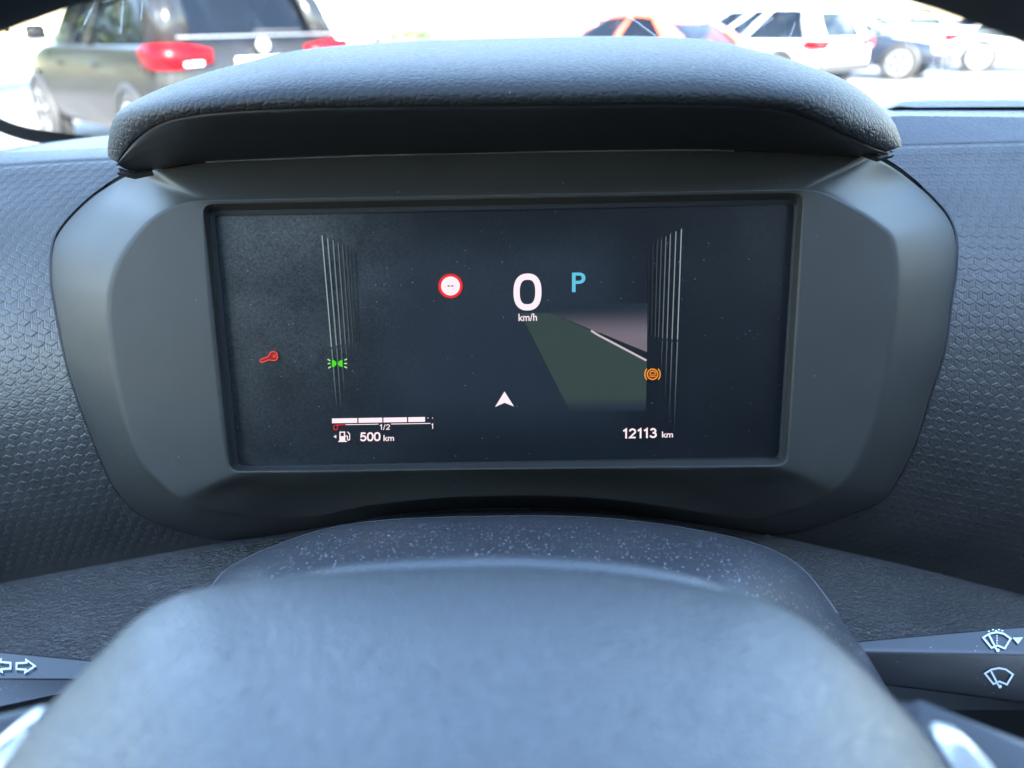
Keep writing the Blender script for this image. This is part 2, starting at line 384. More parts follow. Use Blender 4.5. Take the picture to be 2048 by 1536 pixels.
rows = [L_O0b, L_O0, lerp3(L_O0, L_O1, .12), lerp3(L_O0, L_O1, .86), L_O1, lerp3(L_O1, L_F1, .05), m1, lerp3(L_F1, L_O1, .06), lerp3(L_F1, L_O1, .015),
        lerp3(L_F1, L_F0, .03), lerp3(L_F1, L_F0, .10), ringm, lerp3(L_F1, L_F0, .93), lerp3(L_F1, L_F0, .985), [p + Vector((0, .0015, 0)) for p in L_F0], [p + Vector((0, .03, 0)) for p in L_F0]]
bezel = loft('bezel', rows, M_BEZEL, clu, close=True); fix_normals(bezel)
loft('screen_mask', [[p - SN * .002 for p in L_mask], L_mask, lerp3(L_mask, L_O0, .1), [p - SN * .0004 for p in L_O0]], M_BLACK, clu, close=True)
# dark shadow-gap bead where the bezel meets the textured panel
gap = [p + (p - ptS(CX, CY)).normalized() * .0008 + Vector((0, .0018, 0)) for p in L_F0]
bead = loft('gap_seal', tube_pts(gap + [gap[0]], .0011, 6), M_BLACK, clu)

# padded hood and its plain visor underside
E = smooth_curve([(236, 326, .335), (246, 306, .33), (272, 276, .318), (310, 250, .305), (360, 235, .296), (450, 224, .29), (600, 217, .286), (800, 213, .284), (1000, 211, .284), (1200, 209, .284), (1400, 209, .286), (1500, 212, .288), (1570, 219, .291), (1630, 238, .298), (1700, 270, .310), (1750, 293, .325), (1779, 302, .335)], 140)
S = smooth_curve([(219, 308, .345), (224, 285, .35), (240, 250, .36), (270, 215, .38), (320, 186, .40), (400, 152, .42), (500, 122, .44), (620, 97, .46), (800, 83, .475), (1000, 76, .48), (1250, 72, .48), (1400, 78, .475), (1500, 98, .46), (1600, 130, .44), (1660, 158, .42), (1710, 190, .40), (1755, 228, .38), (1785, 265, .36), (1797, 288, .35)], 140)
E3 = [ptY(*p) for p in E]; S3 = [ptY(*p) for p in S]
rows = [[p + Vector((0, .012, -.002)) for p in E3]]
for t in np.linspace(0, 1, 22) ** 1.25:
    r = []
    for e, q in zip(E3, S3):
        k = q.y - e.y
        r.append(bez(e, e + Vector((0, -.10 * k, .075 * k)), q + Vector((0, -.62 * k, -.012 * k)), q, t))
    rows.append(r)
rows.append([p + Vector((0, .02, -.004)) for p in S3]); rows.append([p + Vector((0, .06, -.03)) for p in S3]); rows.append([p + Vector((0, .07, -.09)) for p in S3])
hood = loft('hood', rows, M_HOOD, clu); fix_normals(hood)
Lc = smooth_curve([(238, 329, .338), (255, 338, .342), (280, 341, .345), (330, 334, .347), (420, 321, .348), (550, 315, .348), (700, 309, .348), (900, 304, .348), (1100, 300, .348), (1400, 297, .348), (1560, 302, .348), (1650, 308, .347), (1720, 311, .345), (1760, 305, .342), (1777, 303, .338)], 140)
L3 = [ptY(*p) for p in Lc]
Ei = [ptY(p[0], p[1] + 1.5, p[2] + .0025) for p in E]
rows = [[p + Vector((0, .004, .002)) for p in Ei], Ei]
for t in (.04, .12, .2, .45, .75, .95, 1.0):
    rows.append([a.lerp(b, t) + Vector((0, -.0025 * math.sin(math.pi * min(t * 2.2, 1)), -.0005)) for a, b in zip(Ei, L3)])
rows.append([p + Vector((0, .02, .004)) for p in L3])
visor = loft('visor', rows, M_VISOR, clu); fix_normals(visor)
trim = loft('visor_edge_highlight', tube_pts([p + Vector((0, -.0008, -.0004)) for p in L3[16:112]], .00065, 6), M_EDGE_HILITE, clu)  # pale tube painting the bright line along the visor's lower edge
for ci in (3, 137):       # little feet that close the hood ends
    q = L3[ci]; loft('hood_clip', tube_pts([q + Vector((-.006, -.002, .0)), q + Vector((0, -.001, -.002)), q + Vector((.007, .002, -.001))], .0016, 8), M_GAITER, clu)

# ------------------------------------------------------------------ the screen and what it shows
OUTER = (.0012, .0032, .0052)
def screen_mat(name='display_glass', em=OUTER, film=1.0, fade=None):
    nb = NB(name); b = nb.b; b.inputs['Specular IOR Level'].default_value = .22
    b.inputs['Base Color'].default_value = (0.006, 0.006, 0.007, 1)
    co = coords(nb); f = 1 / 2 ** EXPO
    sep = nb.n('ShaderNodeSeparateXYZ'); nb.l(co, sep.inputs[0])
    # fingerprints, wiping marks: patchy roughness, grey film left and top also painting reflections
    n1 = nb.n('ShaderNodeTexNoise'); n1.inputs['Scale'].default_value = 38; n1.inputs['Detail'].default_value = 9; n1.inputs['Roughness'].default_value = .68; nb.l(co, n1.inputs['Vector'])
    n2 = nb.n('ShaderNodeTexNoise'); n2.inputs['Scale'].default_value = 900; n2.inputs['Detail'].default_value = 4; nb.l(co, n2.inputs['Vector'])
    side = nb.n('ShaderNodeMapRange', interpolation_type='SMOOTHSTEP'); side.inputs['From Min'].default_value = -.085; side.inputs['From Max'].default_value = -.03; side.inputs['To Min'].default_value = film; side.inputs['To Max'].default_value = .15
    nb.l(sep.outputs[0], side.inputs[0])
    pr = nb.n('ShaderNodeMath', operation='MULTIPLY'); nb.l(n1.outputs[0], pr.inputs[0]); nb.l(n2.outputs[0], pr.inputs[1])
    sm_ = nb.n('ShaderNodeMapRange'); sm_.inputs['From Min'].default_value = .08; sm_.inputs['From Max'].default_value = .55; nb.l(pr.outputs[0], sm_.inputs[0])
    am = nb.n('ShaderNodeMath', operation='MULTIPLY'); vz = nb.n('ShaderNodeMapRange', interpolation_type='SMOOTHSTEP'); vz.inputs['From Min'].default_value = ptS(600, 860).z - clu.location.z; vz.inputs['From Max'].default_value = ptS(600, 440).z - clu.location.z; vz.inputs['To Min'].default_value = .4; vz.inputs['To Max'].default_value = 1.15; nb.l(sep.outputs[2], vz.inputs[0])
    sv = nb.n('ShaderNodeMath', operation='MULTIPLY'); nb.l(side.outputs[0], sv.inputs[0]); nb.l(vz.outputs[0], sv.inputs[1])
    nb.l(sm_.outputs[0], am.inputs[0]); nb.l(sv.outputs[0], am.inputs[1])
    # dust
    vo = nb.n('ShaderNodeTexVoronoi'); vo.inputs['Scale'].default_value = 560; nb.l(co, vo.inputs['Vector'])
    sp = nb.n('ShaderNodeSeparateColor'); nb.l(vo.outputs['Color'], sp.inputs[0])
    kp = nb.n('ShaderNodeMath', operation='LESS_THAN'); kp.inputs[1].default_value = .12; nb.l(sp.outputs[0], kp.inputs[0])
    sz = nb.n('ShaderNodeMath', operation='MULTIPLY'); sz.inputs[1].default_value = .17; nb.l(sp.outputs[1], sz.inputs[0])
    le = nb.n('ShaderNodeMath', operation='LESS_THAN'); nb.l(vo.outputs['Distance'], le.inputs[0]); nb.l(sz.outputs[0], le.inputs[1])
    du = nb.n('ShaderNodeMath', operation='MULTIPLY'); nb.l(kp.outputs[0], du.inputs[0]); nb.l(le.outputs[0], du.inputs[1])
    m1 = nb.n('ShaderNodeMix', data_type='RGBA'); m1.inputs[6].default_value = (.006, .006, .007, 1); m1.inputs[7].default_value = (.075, .076, .068, 1); nb.l(am.outputs[0], m1.inputs[0])
    m2 = nb.n('ShaderNodeMix', data_type='RGBA'); m2.inputs[7].default_value = (.12, .12, .12, 1); nb.l(du.outputs[0], m2.inputs[0]); nb.l(m1.outputs[2], m2.inputs[6])
    nb.l(m2.outputs[2], b.inputs['Base Color'])
    rg = nb.n('ShaderNodeMapRange'); rg.inputs['To Min'].default_value = .22; rg.inputs['To Max'].default_value = .42; nb.l(n1.outputs[0], rg.inputs[0]); nb.l(rg.outputs[0], b.inputs['Roughness'])
    # backlight bleed of a dark LCD page
    b.inputs['Emission Color'].default_value = (*em, 1); b.inputs['Emission Strength'].default_value = f
    if fade:
        x0, x1, z0, z1, base = fade
        fx = nb.n('ShaderNodeMapRange', interpolation_type='SMOOTHSTEP'); fx.inputs['From Min'].default_value = x0; fx.inputs['From Max'].default_value = x1; nb.l(sep.outputs[0], fx.inputs[0])
        fz = nb.n('ShaderNodeMapRange', interpolation_type='SMOOTHSTEP'); fz.inputs['From Min'].default_value = z0; fz.inputs['From Max'].default_value = z1; nb.l(sep.outputs[2], fz.inputs[0])
        fm = nb.n('ShaderNodeMath', operation='MULTIPLY'); gx_ = nb.n('ShaderNodeMapRange', interpolation_type='SMOOTHSTEP'); gx_.inputs['From Min'].default_value = xl(1170); gx_.inputs['From Max'].default_value = xl(1292); gx_.inputs['To Min'].default_value = 1; gx_.inputs['To Max'].default_value = .12; nb.l(sep.outputs[0], gx_.inputs[0])
        gz_ = nb.n('ShaderNodeMapRange', interpolation_type='SMOOTHSTEP'); gz_.inputs['From Min'].default_value = zl(540); gz_.inputs['From Max'].default_value = zl(458); gz_.inputs['To Min'].default_value = 1; gz_.inputs['To Max'].default_value = .15; nb.l(sep.outputs[2], gz_.inputs[0])
        f2 = nb.n('ShaderNodeMath', operation='MULTIPLY'); nb.l(gx_.outputs[0], f2.inputs[0]); nb.l(gz_.outputs[0], f2.inputs[1])
        f3 = nb.n('ShaderNodeMath', operation='MULTIPLY'); nb.l(f2.outputs[0], f3.inputs[0]); nb.l(fx.outputs[0], f3.inputs[1])
        nb.l(f3.outputs[0], fm.inputs[0]); nb.l(fz.outputs[0], fm.inputs[1])
        fc = nb.n('ShaderNodeMix', data_type='RGBA'); fc.inputs[6].default_value = (*base, 1); fc.inputs[7].default_value = (*em, 1); nb.l(fm.outputs[0], fc.inputs[0]); nb.l(fc.outputs[2], b.inputs['Emission Color']); b.inputs['Emission Strength'].default_value = f
    return nb.m
M_SCREEN = screen_mat()
scr = slab('screen', [ptS(*q) for q in ((415, 420), (1604, 396), (1570, 926), (462, 944))], -SN * .004, M_SCREEN, clu)
class Ink:
    """flat shapes drawn in the photograph's pixel measure, laid on a plane"""
    def __init__(s, plane=ptS, off=.0003): s.v = []; s.f = []; s.plane = plane; s.off = off
    def poly(s, pts):
        b = len(s.v); s.v += [s.plane(x, y, s.off) for x, y in pts]; s.f.append(tuple(range(b, b + len(pts)))); return s
    def stroke(s, pts, wd, closed=False):
        P = [np.array(p, float) for p in pts]; n = len(P); L = []; R = []
        for i in range(n):
            a = P[i - 1] if (i > 0 or closed) else P[i]; c = P[(i + 1) % n] if (i < n - 1 or closed) else P[i]
            d1 = P[i] - a; d2 = c - P[i]
            d1 = d1 / (np.linalg.norm(d1) or 1); d2 = d2 / (np.linalg.norm(d2) or 1)
            t = d1 + d2; t = t / (np.linalg.norm(t) or 1); nn = np.array((-t[1], t[0]))
            k = 1 / max(.45, abs(float(nn @ np.array((-d2[1], d2[0])))) if (np.linalg.norm(d1) and np.linalg.norm(d2)) else 1)
            L.append(P[i] + nn * wd / 2 * k); R.append(P[i] - nn * wd / 2 * k)
        for i in range(n if closed else n - 1):
            j = (i + 1) % n; s.poly([L[i], L[j], R[j], R[i]])
        return s
    def arc(s, cx, cy, r, a0, a1, wd, ry=None, n=28):
        return s.stroke([(cx + r * math.cos(math.radians(a0 + (a1 - a0) * i / n)), cy + (ry or r) * math.sin(math.radians(a0 + (a1 - a0) * i / n))) for i in range(n + 1)], wd)
    def disc(s, cx, cy, r, n=40, ry=None):
        return s.poly([(cx + r * math.cos(2 * math.pi * i / n), cy + (ry or r) * math.sin(2 * math.pi * i / n)) for i in range(n)])
    def text(s, body, x0, y0, x1, y1, weight=0.0, slope=-.018):
        cu = bpy.data.curves.new('t', 'FONT'); cu.body = body; cu.offset = weight; cu.resolution_u = 6
        o = bpy.data.objects.new('t', cu); COL.objects.link(o); bpy.context.view_layer.update()
        me = o.evaluated_get(bpy.context.evaluated_depsgraph_get()).to_mesh()
        vs = [tuple(v.co) for v in me.vertices]; fs = [tuple(p.vertices) for p in me.polygons]
        bpy.data.objects.remove(o); bpy.data.curves.remove(cu)
        ax, bx = min(v[0] for v in vs), max(v[0] for v in vs); ay, by = min(v[1] for v in vs), max(v[1] for v in vs)
        b = len(s.v)
        for v in vs:
            X = x0 + (v[0] - ax) / (bx - ax) * (x1 - x0); Yy = y1 - (v[1] - ay) / (by - ay) * (y1 - y0) + slope * (X - (x0 + x1) / 2)
            s.v.append(s.plane(X, Yy, s.off))
        s.f += [tuple(i + b for i in f) for f in fs]; return s
    def digits(s, body, x0, y0, x1, y1, wd, gap=.28, slope=-.018):
        '''numerals drawn as rounded strokes'''
        wid = [.42 if ch == '1' else (.42 if ch == '/' else .62) for ch in body]; tot = sum(wid) + gap * .55 * (len(body) - 1)
        ux = (x1 - x0 - wd) / tot; H = y1 - y0 - wd; x = x0 + wd / 2
        for ch, w_ in zip(body, wid):
            W_ = w_ * ux; ym = y0 + wd / 2
            P = lambda a, b: (x + a * W_, ym + b * H + slope * (x + a * W_ - (x0 + x1) / 2))
            if ch == '0':
                s.stroke([P(.5 + .5 * math.copysign(abs(math.cos(t)) ** .8, math.cos(t)), .5 + .5 * math.copysign(abs(math.sin(t)) ** .8, math.sin(t))) for t in np.linspace(0, 2 * math.pi, 41)[:-1]], wd, True)
            elif ch == '1': s.stroke([P(0, .22), P(.72, .0), P(.72, 1.0 + wd / 2 / H)], wd)
            elif ch == '/': s.stroke([P(.95, -.12), P(.1, 1.15)], wd * .8)
            elif ch == '2':
                s.stroke([P(.5 - .48 * math.cos(t), .29 - .29 * math.sin(t)) for t in np.linspace(.1, math.pi * 1.15, 14)] + [P(.02, 1.0), P(1.04, 1.0)], wd)
            elif ch == '3':
                s.stroke([P(.46 - .42 * math.cos(t), .25 - .25 * math.sin(t)) for t in np.linspace(.3, math.pi * 1.42, 14)] + [P(.40, .47)], wd)
                s.stroke([P(.38, .47)] + [P(.46 + .52 * math.sin(t), .735 - .265 * math.cos(t)) for t in np.linspace(.1, math.pi * 1.42, 16)], wd)
            elif ch == '5':
                s.stroke([P(.94, .0), P(.16, .0), P(.08, .46)] + [P(.46 + .52 * math.sin(t), .69 - .31 * math.cos(t)) for t in np.linspace(-.65, math.pi * 1.4, 18)], wd)
            x += W_ + gap * .55 * ux
        return s
    def build(s, name, m, parent):
        return mesh_obj(name, s.v, s.f, m, parent, smooth=False)
E_WHITE = emit('lit_white', (255, 236, 244), 1.05); E_RED = emit('lit_red', (238, 44, 44)); E_REDW = emit('lit_warm_red', (255, 92, 72)); E_GREEN = emit('lit_green', (72, 226, 12)); E_GREENW = emit('lit_pale_green', (190, 248, 150))
E_ORANGE = emit('lit_orange', (255, 160, 50)); E_ORDK = emit('lit_dark_orange', (110, 48, 12)); E_BLUE = emit('lit_blue', (98, 196, 226)); E_DARK = emit('lit_dark', (60, 60, 70))
# road picture drawn by the driver-assistance page
def grad(name, lo, hi, z0, z1):
    nb = NB(name); nb.b.inputs['Base Color'].default_value = (.006, .006, .007, 1); nb.b.inputs['Roughness'].default_value = .32; nb.b.inputs['Specular IOR Level'].default_value = .3
    ge = nb.n('ShaderNodeTexCoord'); sp = nb.n('ShaderNodeSeparateXYZ'); nb.l(ge.outputs['Object'], sp.inputs[0])
    mr = nb.n('ShaderNodeMapRange', interpolation_type='SMOOTHSTEP'); mr.inputs['From Min'].default_value = z0; mr.inputs['From Max'].default_value = z1; nb.l(sp.outputs[2], mr.inputs[0])
    mx = nb.n('ShaderNodeMix', data_type='RGBA'); mx.inputs[6].default_value = (*lin(lo), 1); mx.inputs[7].default_value = (*lin(hi), 1); nb.l(mr.outputs[0], mx.inputs[0])
    nb.l(mx.outputs[2], nb.b.inputs['Emission Color']); nb.b.inputs['Emission Strength'].default_value = 1 / 2 ** EXPO
    return nb.m
xl = lambda x: ptS(x, 680).x - clu.location.x
zl = lambda y: ptS(1200, y).z - clu.location.z
NAVY = (27, 37, 49)
Ink(off=.0002).poly([(668, 462), (1296, 452), (1292, 905), (690, 905)]).build('display_page', screen_mat('page_glass', lin(NAVY), 1.0, (xl(680), xl(860), zl(900), zl(780), OUTER)), scr)
Ink(off=.0004).poly([(1040, 626), (1100, 626), (1182, 661), (1294, 724), (1292, 822), (1140, 822)]).build('grass_verge', grad('verge_green', NAVY, (50, 65, 59), zl(822), zl(790)), scr)
Ink(off=.0005).poly([(1100, 625), (1100, 610), (1295, 606), (1294, 704), (1182, 659)]).build('roadside_band', grad('band_pink', (116, 107, 117), NAVY, zl(678), zl(614)), scr)
Ink(off=.0006).stroke([(1182, 661), (1196, 670), (1240, 693), (1293, 721)], 4.2).build('kerb_line', emit('kerb_pale', (196, 184, 190)), scr)
Ink(off=.0006).stroke([(1200, 668), (1293, 707)], 5).build('kerb_dark_line', emit('kerb_dark', (30, 38, 40)), scr)  # dark line below the kerb in the display graphic
lt = [(644, 471, 663, 694), (655, 476, 673, 692), (666, 481, 682, 690), (676, 486, 691, 688), (685, 490, 699, 687), (692, 492, 706, 686), (700, 498, 712, 684), (710, 505, 719, 682)]
rt = [(1363, 458, 1355, 679), (1352, 463, 1344, 679), (1341, 468, 1334, 677), (1332, 473, 1325, 677), (1323, 478, 1317, 675), (1315, 482, 1310, 673), (1306, 487, 1303, 671), (1297, 493, 1296, 669)]
br = [1, .85, .7, .55, .36, .26, .15, .09]
low_l = [(675, 832), (683, 830), (690, 800), (697, 760)]; low_r = [(1348, 862), (1338, 850), (1330, 800), (1321, 760)]
for i in range(8):
    c = tuple(int(v * br[i] ** .6) for v in (150, 164, 170)); m = emit('scale_line', c)
    for tab, low in ((lt, low_l), (rt, low_r)):
        x0, y0, x1, y1 = tab[i]; k = Ink(off=.0007).stroke([(x0, y0), (x1, y1)], 2.2 - .1 * i)
        k.build('scale_line', m, scr)
        if i < 4:
            zz = emit('scale_line_low', tuple(int(v * .75) for v in c)); x2, y2 = low[i]
            nb_ = grad('scale_fade', NAVY, tuple(int(v * .8) for v in c), zl(y2), zl(y1 - 20))
            Ink(off=.0007).stroke([(x1 + (.5 if tab is lt else 0), y1 + 4), (x2, y2)], 1.9 - .1 * i).build('scale_line', nb_, scr)
Ink(off=.0008).disc(901, 572, 24.5).build('sign_ring', E_RED, scr)
Ink(off=.0010).disc(901, 572, 19).build('sign_face', E_WHITE, scr)
Ink(off=.0012).stroke([(895, 572), (900, 572)], 2.2).stroke([(902, 571.9), (907, 571.9)], 2.2).build('sign_dashes', E_DARK, scr)
Ink(off=.0008).digits('0', 1027, 547, 1083, 621, 12.5).build('speed_digit', E_WHITE, scr)
Ink(off=.0008).text('km/h', 1037, 627, 1074, 642, .012).build('speed_unit', E_WHITE, scr)
Ink(off=.0008).text('P', 1144, 545, 1171, 584, .012).build('gear_letter', E_BLUE, scr)
Ink(off=.0008).digits('500', 720, 864.5, 761, 882.5, 3.3, .42).text('km', 767, 870, 788, 882, .012).build('range_text', E_WHITE, scr)
Ink(off=.0008).digits('12113', 1245, 856.5, 1314, 876.5, 3.5, .5).text('km', 1324, 863, 1346, 875, .014).build('odometer_text', E_WHITE, scr)
k = Ink(off=.0008)
for x0, x1 in ((664, 714.5), (717, 764.5), (767, 814), (816.5, 850)):
    k.poly([(x0, 837 - (x0 - 664) * .016), (x1, 837 - (x1 - 664) * .016), (x1, 846.5 - (x1 - 664) * .016), (x0, 846.5 - (x0 - 664) * .016)])
k.stroke([(691, 849.3), (757, 848.3)], 1.5).stroke([(782, 848), (861, 846.8)], 1.5).disc(856, 836, 1).disc(865, 836, 1)
k.build('fuel_bar', E_WHITE, scr)
Ink(off=.0008).digits('1/2', 759, 848.5, 780, 859.5, 1.7, .35).digits('1', 862.5, 847, 867, 857.5, 1.7).build('fuel_numerals', E_WHITE, scr)
Ink(off=.0009).digits('0', 666.5, 849.5, 676, 860.5, 1.7).stroke([(674, 849.6), (690, 849.4)], 2).build('fuel_empty_mark', E_RED, scr)
k = Ink(off=.0008).stroke([(680, 883), (680, 864.5), (689, 864.2), (689, 883)], 2.4).poly([(679, 872.5), (690.5, 872.2), (690.5, 882), (679, 882)]).stroke([(676.5, 883), (694, 882.6)], 2.2)
k.stroke([(690.5, 872), (694.5, 872), (695, 879), (697.5, 880.5), (699.3, 879), (699.2, 868), (695, 863.5)], 1.9).poly([(667, 873.3), (672.5, 869.8), (672.5, 876.6)])
k.build('fuel_pump_icon', E_WHITE, scr)
Ink(off=.0008).poly([(1009, 783), (1028, 813), (1009, 805.5), (990, 814)]).build('heading_arrow', E_WHITE, scr)
wr = [(520, 722), (521, 719.5), (524, 718), (534, 714.3), (538.5, 711), (540.5, 705.5), (544.5, 703.2), (549.5, 703.6), (553.5, 706.2), (555, 709.3), (547, 710.3), (546.5, 714.2), (555.3, 713), (555.2, 716.5), (552.5, 719.8), (548, 721), (541, 720), (536, 720), (526.5, 724.2), (522.5, 724.6)]
k = Ink(off=.0007)
b = len(k.v)
cxw, cyw = 536, 716
k.poly(wr); k.build('spanner_fill', emit('spanner_dark', (150, 20, 20)), scr)
Ink(off=.0009).stroke(wr, 1.7, True).build('spanner_outline', E_REDW, scr)
k = Ink(off=.0009)
for cx, sgn in ((667.5, 1), (681.5, -1)):
    k.poly([(cx - 3.6 * sgn, 720)] + [(cx - 3.6 * sgn + sgn * 9 * math.sin(math.pi * i / 16), 727 - 7 * math.cos(math.pi * i / 16)) for i in range(17)])
k.build('position_lamp_icon', E_GREEN, scr)
k = Ink(off=.0009)
for xa, xb, ya, yb in ((655, 660.5, 718.5, 721.5), (655.5, 661, 727.2, 727), (656.5, 662, 736.4, 733), (689, 694, 720.5, 718), (688, 694, 727, 727), (688.5, 694, 733, 736)): k.stroke([(xa, ya), (xb, yb)], 2.1)
k.build('position_lamp_rays', E_GREENW, scr)
Ink(off=.0008).disc(1305, 748.5, 11).build('brake_hold_disc', E_ORDK, scr)
k = Ink(off=.0010).arc(1305, 748.5, 10.4, 0, 360, 2.2).arc(1306, 748.5, 16.3, 138, 222, 2.2).arc(1304, 748.5, 16.3, -42, 42, 2.2)
k.stroke([(1300, 748.6), (1301, 744), (1304, 742.6), (1307, 742.6), (1310, 744), (1311, 748.6)], 1.8).stroke([(1299.5, 750), (1311, 749.8)], 1.4).stroke([(1300, 753), (1311, 752.8)], 1.4)
k.build('brake_hold_icon', E_ORANGE, scr)

# ------------------------------------------------------------------ steering column cover and gaiter
colm = thing('steering_column', 'dusty dark plastic steering column cover below the screen', 'steering column', ptY(1050, 1200, .26))
S = smooth_curve([(330, 1330, .215), (380, 1250, .228), (420, 1180, .242), (443, 1148, .25), (475, 1127, .257), (530, 1100, .265), (640, 1062, .276), (750, 1043, .284), (900, 1035, .289), (1100, 1033, .29), (1250, 1041, .287), (1400, 1062, .28), (1500, 1085, .272), (1560, 1108, .266), (1605, 1138, .26), (1645, 1185, .25), (1690, 1250, .24), (1735, 1310, .232), (1790, 1400, .222), (1850, 1480, .21)], 120)
S3 = [ptY(*p) for p in S]
N3 = []
for p in S:
    x = 1030 + (p[0] - 1030) * .86; N3.append(ptY(x, 1330 + (p[1] - 1030) * .55, .165))
rows = [[p + Vector((0, .012, -.05)) for p in S3], [p + Vector((0, .004, -.006)) for p in S3], [p + Vector((0, .0012, -.0008)) for p in S3]]
for t in np.linspace(0, 1, 24) ** 1.5:
    rows.append([bez(a, a + Vector((0, -.006, .0012)), b + Vector((0, .06, .022)), b, t) for a, b in zip(S3, N3)])
cv = loft('upper_cover', rows, M_SHROUD, colm); fix_normals(cv)
loft('cover_edge_highlight', tube_pts([p + Vector((0, .0002, -.0003)) for p in S3[8:100]], .00055, 6), M_EDGE_HILITE, colm)  # pale tube standing in for light caught on the rounded edge
G0 = smooth_curve([(668, 1062, .322), (676, 1052, .324), (700, 1046, .325), (742, 1040, .326), (810, 1030, .327), (913, 1022, .328), (1000, 1019, .328), (1100, 1019, .328), (1240, 1028, .327), (1380, 1050, .325), (1412, 1062, .322)], 60)
rows = [[ptY(p[0], p[1], p[2]) + Vector((0, .004, -.01)) for p in G0], [ptY(*p) for p in G0], [ptY(p[0], p[1] + 6, p[2] - .004) for p in G0], [ptY(p[0], p[1] + 70, .27) for p in G0]]
ga = loft('gaiter', rows, M_GAITER, colm); fix_normals(ga)

# ------------------------------------------------------------------ control stalks
def stalk(name, label, A, B, C, group):
    a0, a1 = ptY(*A[0]), ptY(*A[1]); b0 = ptY(*B[0])
    Nu = (a1 - a0).cross(b0 - a0).normalized(); Nu = -Nu if Nu.dot(CAM - a0) < 0 else Nu
    b1 = ptPl(B[1][0], B[1][1], a0, Nu); c0 = ptY(*C[0])
    Nl = (b1 - b0).cross(c0 - b0).normalized(); Nl = -Nl if Nl.dot(CAM - b0) < 0 else Nl
    c1 = ptPl(C[1][0], C[1][1], b0, Nl)
    root = thing(name, label, 'control stalk', (a0 + c0) / 2, group)
    back = Vector((0, .016, -.012))
    v = [a0, b0, c0, c0 + back, a0 + Vector((0, .006, -.012)), a1, b1, c1, c1 + back, a1 + Vector((0, .006, -.012))]
    f = [(i, (i + 1) % 5, (i + 1) % 5 + 5, i + 5) for i in range(5)] + [(4, 3, 2, 1, 0), (5, 6, 7, 8, 9)]
    o = mesh_obj('lever', v, f, M_STALK, root, smooth=True); fix_normals(o)
    bv = o.modifiers.new('b', 'BEVEL'); bv.width = .0012; bv.segments = 3
    up = lambda x, y, off=0: ptPl(x, y, a0, Nu, off); lo = lambda x, y, off=0: ptPl(x, y, b0, Nl, off)
    return root, up, lo
ls, up, lo = stalk('indicator_stalk', 'indicator stalk with two outlined white arrows at the left edge', ((300, 1330, .23), (-420, 1262, .235)), ((300, 1364, .2225), (-420, 1356, .22)), ((260, 1358, .224), (-420, 1505, .226)), 'control stalks behind the steering wheel')
arr = lambda x0, x1, y, hd: [(x0, y - 5.5), (x0 + (x1 - x0) * .55, y - 7), (x0 + (x1 - x0) * .52, y - 12.5), (x1, y), (x0 + (x1 - x0) * .46, y + 13), (x0 + (x1 - x0) * .5, y + 7), (x0, y + 6)]
Ink(up, .0007).stroke(arr(33, 70, 1332, 1), 3.3, True).build('arrow_icon', M_ICON, ls)
Ink(up, .0007).stroke(arr(21, -16, 1331, -1), 3.3, True).build('arrow_icon', M_ICON, ls)
rs, up, lo = stalk('wiper_stalk', 'wiper stalk with white windscreen wiper symbols at the right edge', ((1660, 1285, .235), (2560, 1208, .246)), ((1660, 1302, .2318), (2560, 1318, .224)), ((1700, 1362, .226), (2560, 1474, .23)), 'control stalks behind the steering wheel')
def wiper(k, cx, cy, s_, washer):
    fan = [(cx - 26 * s_, cy - 8 * s_), (cx - 13 * s_, cy - 16 * s_), (cx + 2 * s_, cy - 19 * s_), (cx + 16 * s_, cy - 16 * s_), (cx + 30 * s_, cy - 6 * s_), (cx + 18 * s_, cy + 14 * s_), (cx + 3 * s_, cy + 8 * s_), (cx - 9 * s_, cy + 13 * s_)]
    k.stroke(fan, 3.6, True); k.stroke([(cx - 14 * s_, cy - 13 * s_), (cx + 1 * s_, cy + 16 * s_)], 3.6); k.disc(cx + 4 * s_, cy + 18 * s_, 3.6 * s_, 14)
    if washer:
        for i in range(4): k.stroke([(cx + 2, cy - 13 + i * 5), (cx + 2, cy - 10.4 + i * 5)], 2.4)
        for a in ((-14, -21), (-6, -24), (0, -22), (6, -24), (13, -22)): k.stroke([(cx + a[0] - 2, cy + a[1] + .6), (cx + a[0] + 2, cy + a[1])], 2.4)
k = Ink(up, .0007); wiper(k, 1992, 1283, .98, True); k.poly([(2025, 1275.5), (2046, 1274.5), (2036, 1288)]); k.build('washer_icon', M_ICON, rs)
k = Ink(lo, .0007); wiper(k, 1996, 1355, 1.0, False); k.build('wiper_icon', M_ICON, rs)

# ------------------------------------------------------------------ steering wheel
WU = Vector((0, .35, .937)).normalized(); WN = Vector((0, -.937, .35)).normalized()
whl = thing('steering_wheel', 'steering wheel with blue-lit padded hub close to the lens and silver spoke trim', 'steering wheel', CAM + Vector((0, .11, -.177)))
S = smooth_curve([(-230, 1900, .070), (-60, 1640, .086), (0, 1545, .094), (60, 1455, .102), (130, 1378, .109), (200, 1308, .115), (270, 1240, .122), (330, 1201, .127), (400, 1177, .131), (500, 1161, .134), (640, 1147, .135), (800, 1138, .135), (1000, 1134, .135), (1100, 1137, .135), (1250, 1149, .135), (1400, 1171, .134), (1500, 1193, .131), (1580, 1223, .127), (1640, 1263, .121), (1700, 1313, .115), (1760, 1372, .109), (1820, 1435, .103), (1870, 1500, .097), (1910, 1560, .092), (1960, 1640, .085), (2110, 1900, .070)], 150)
S3 = [ptY(*p) for p in S]
cen = ptY(950, 1900, .056)
HN = Vector((0, -.5, .87))
rows = [[p + Vector((0, .012, -.05)) for p in S3], [p + Vector((0, .006, -.012)) for p in S3], [p + Vector((0, .002, -.0025)) for p in S3]]
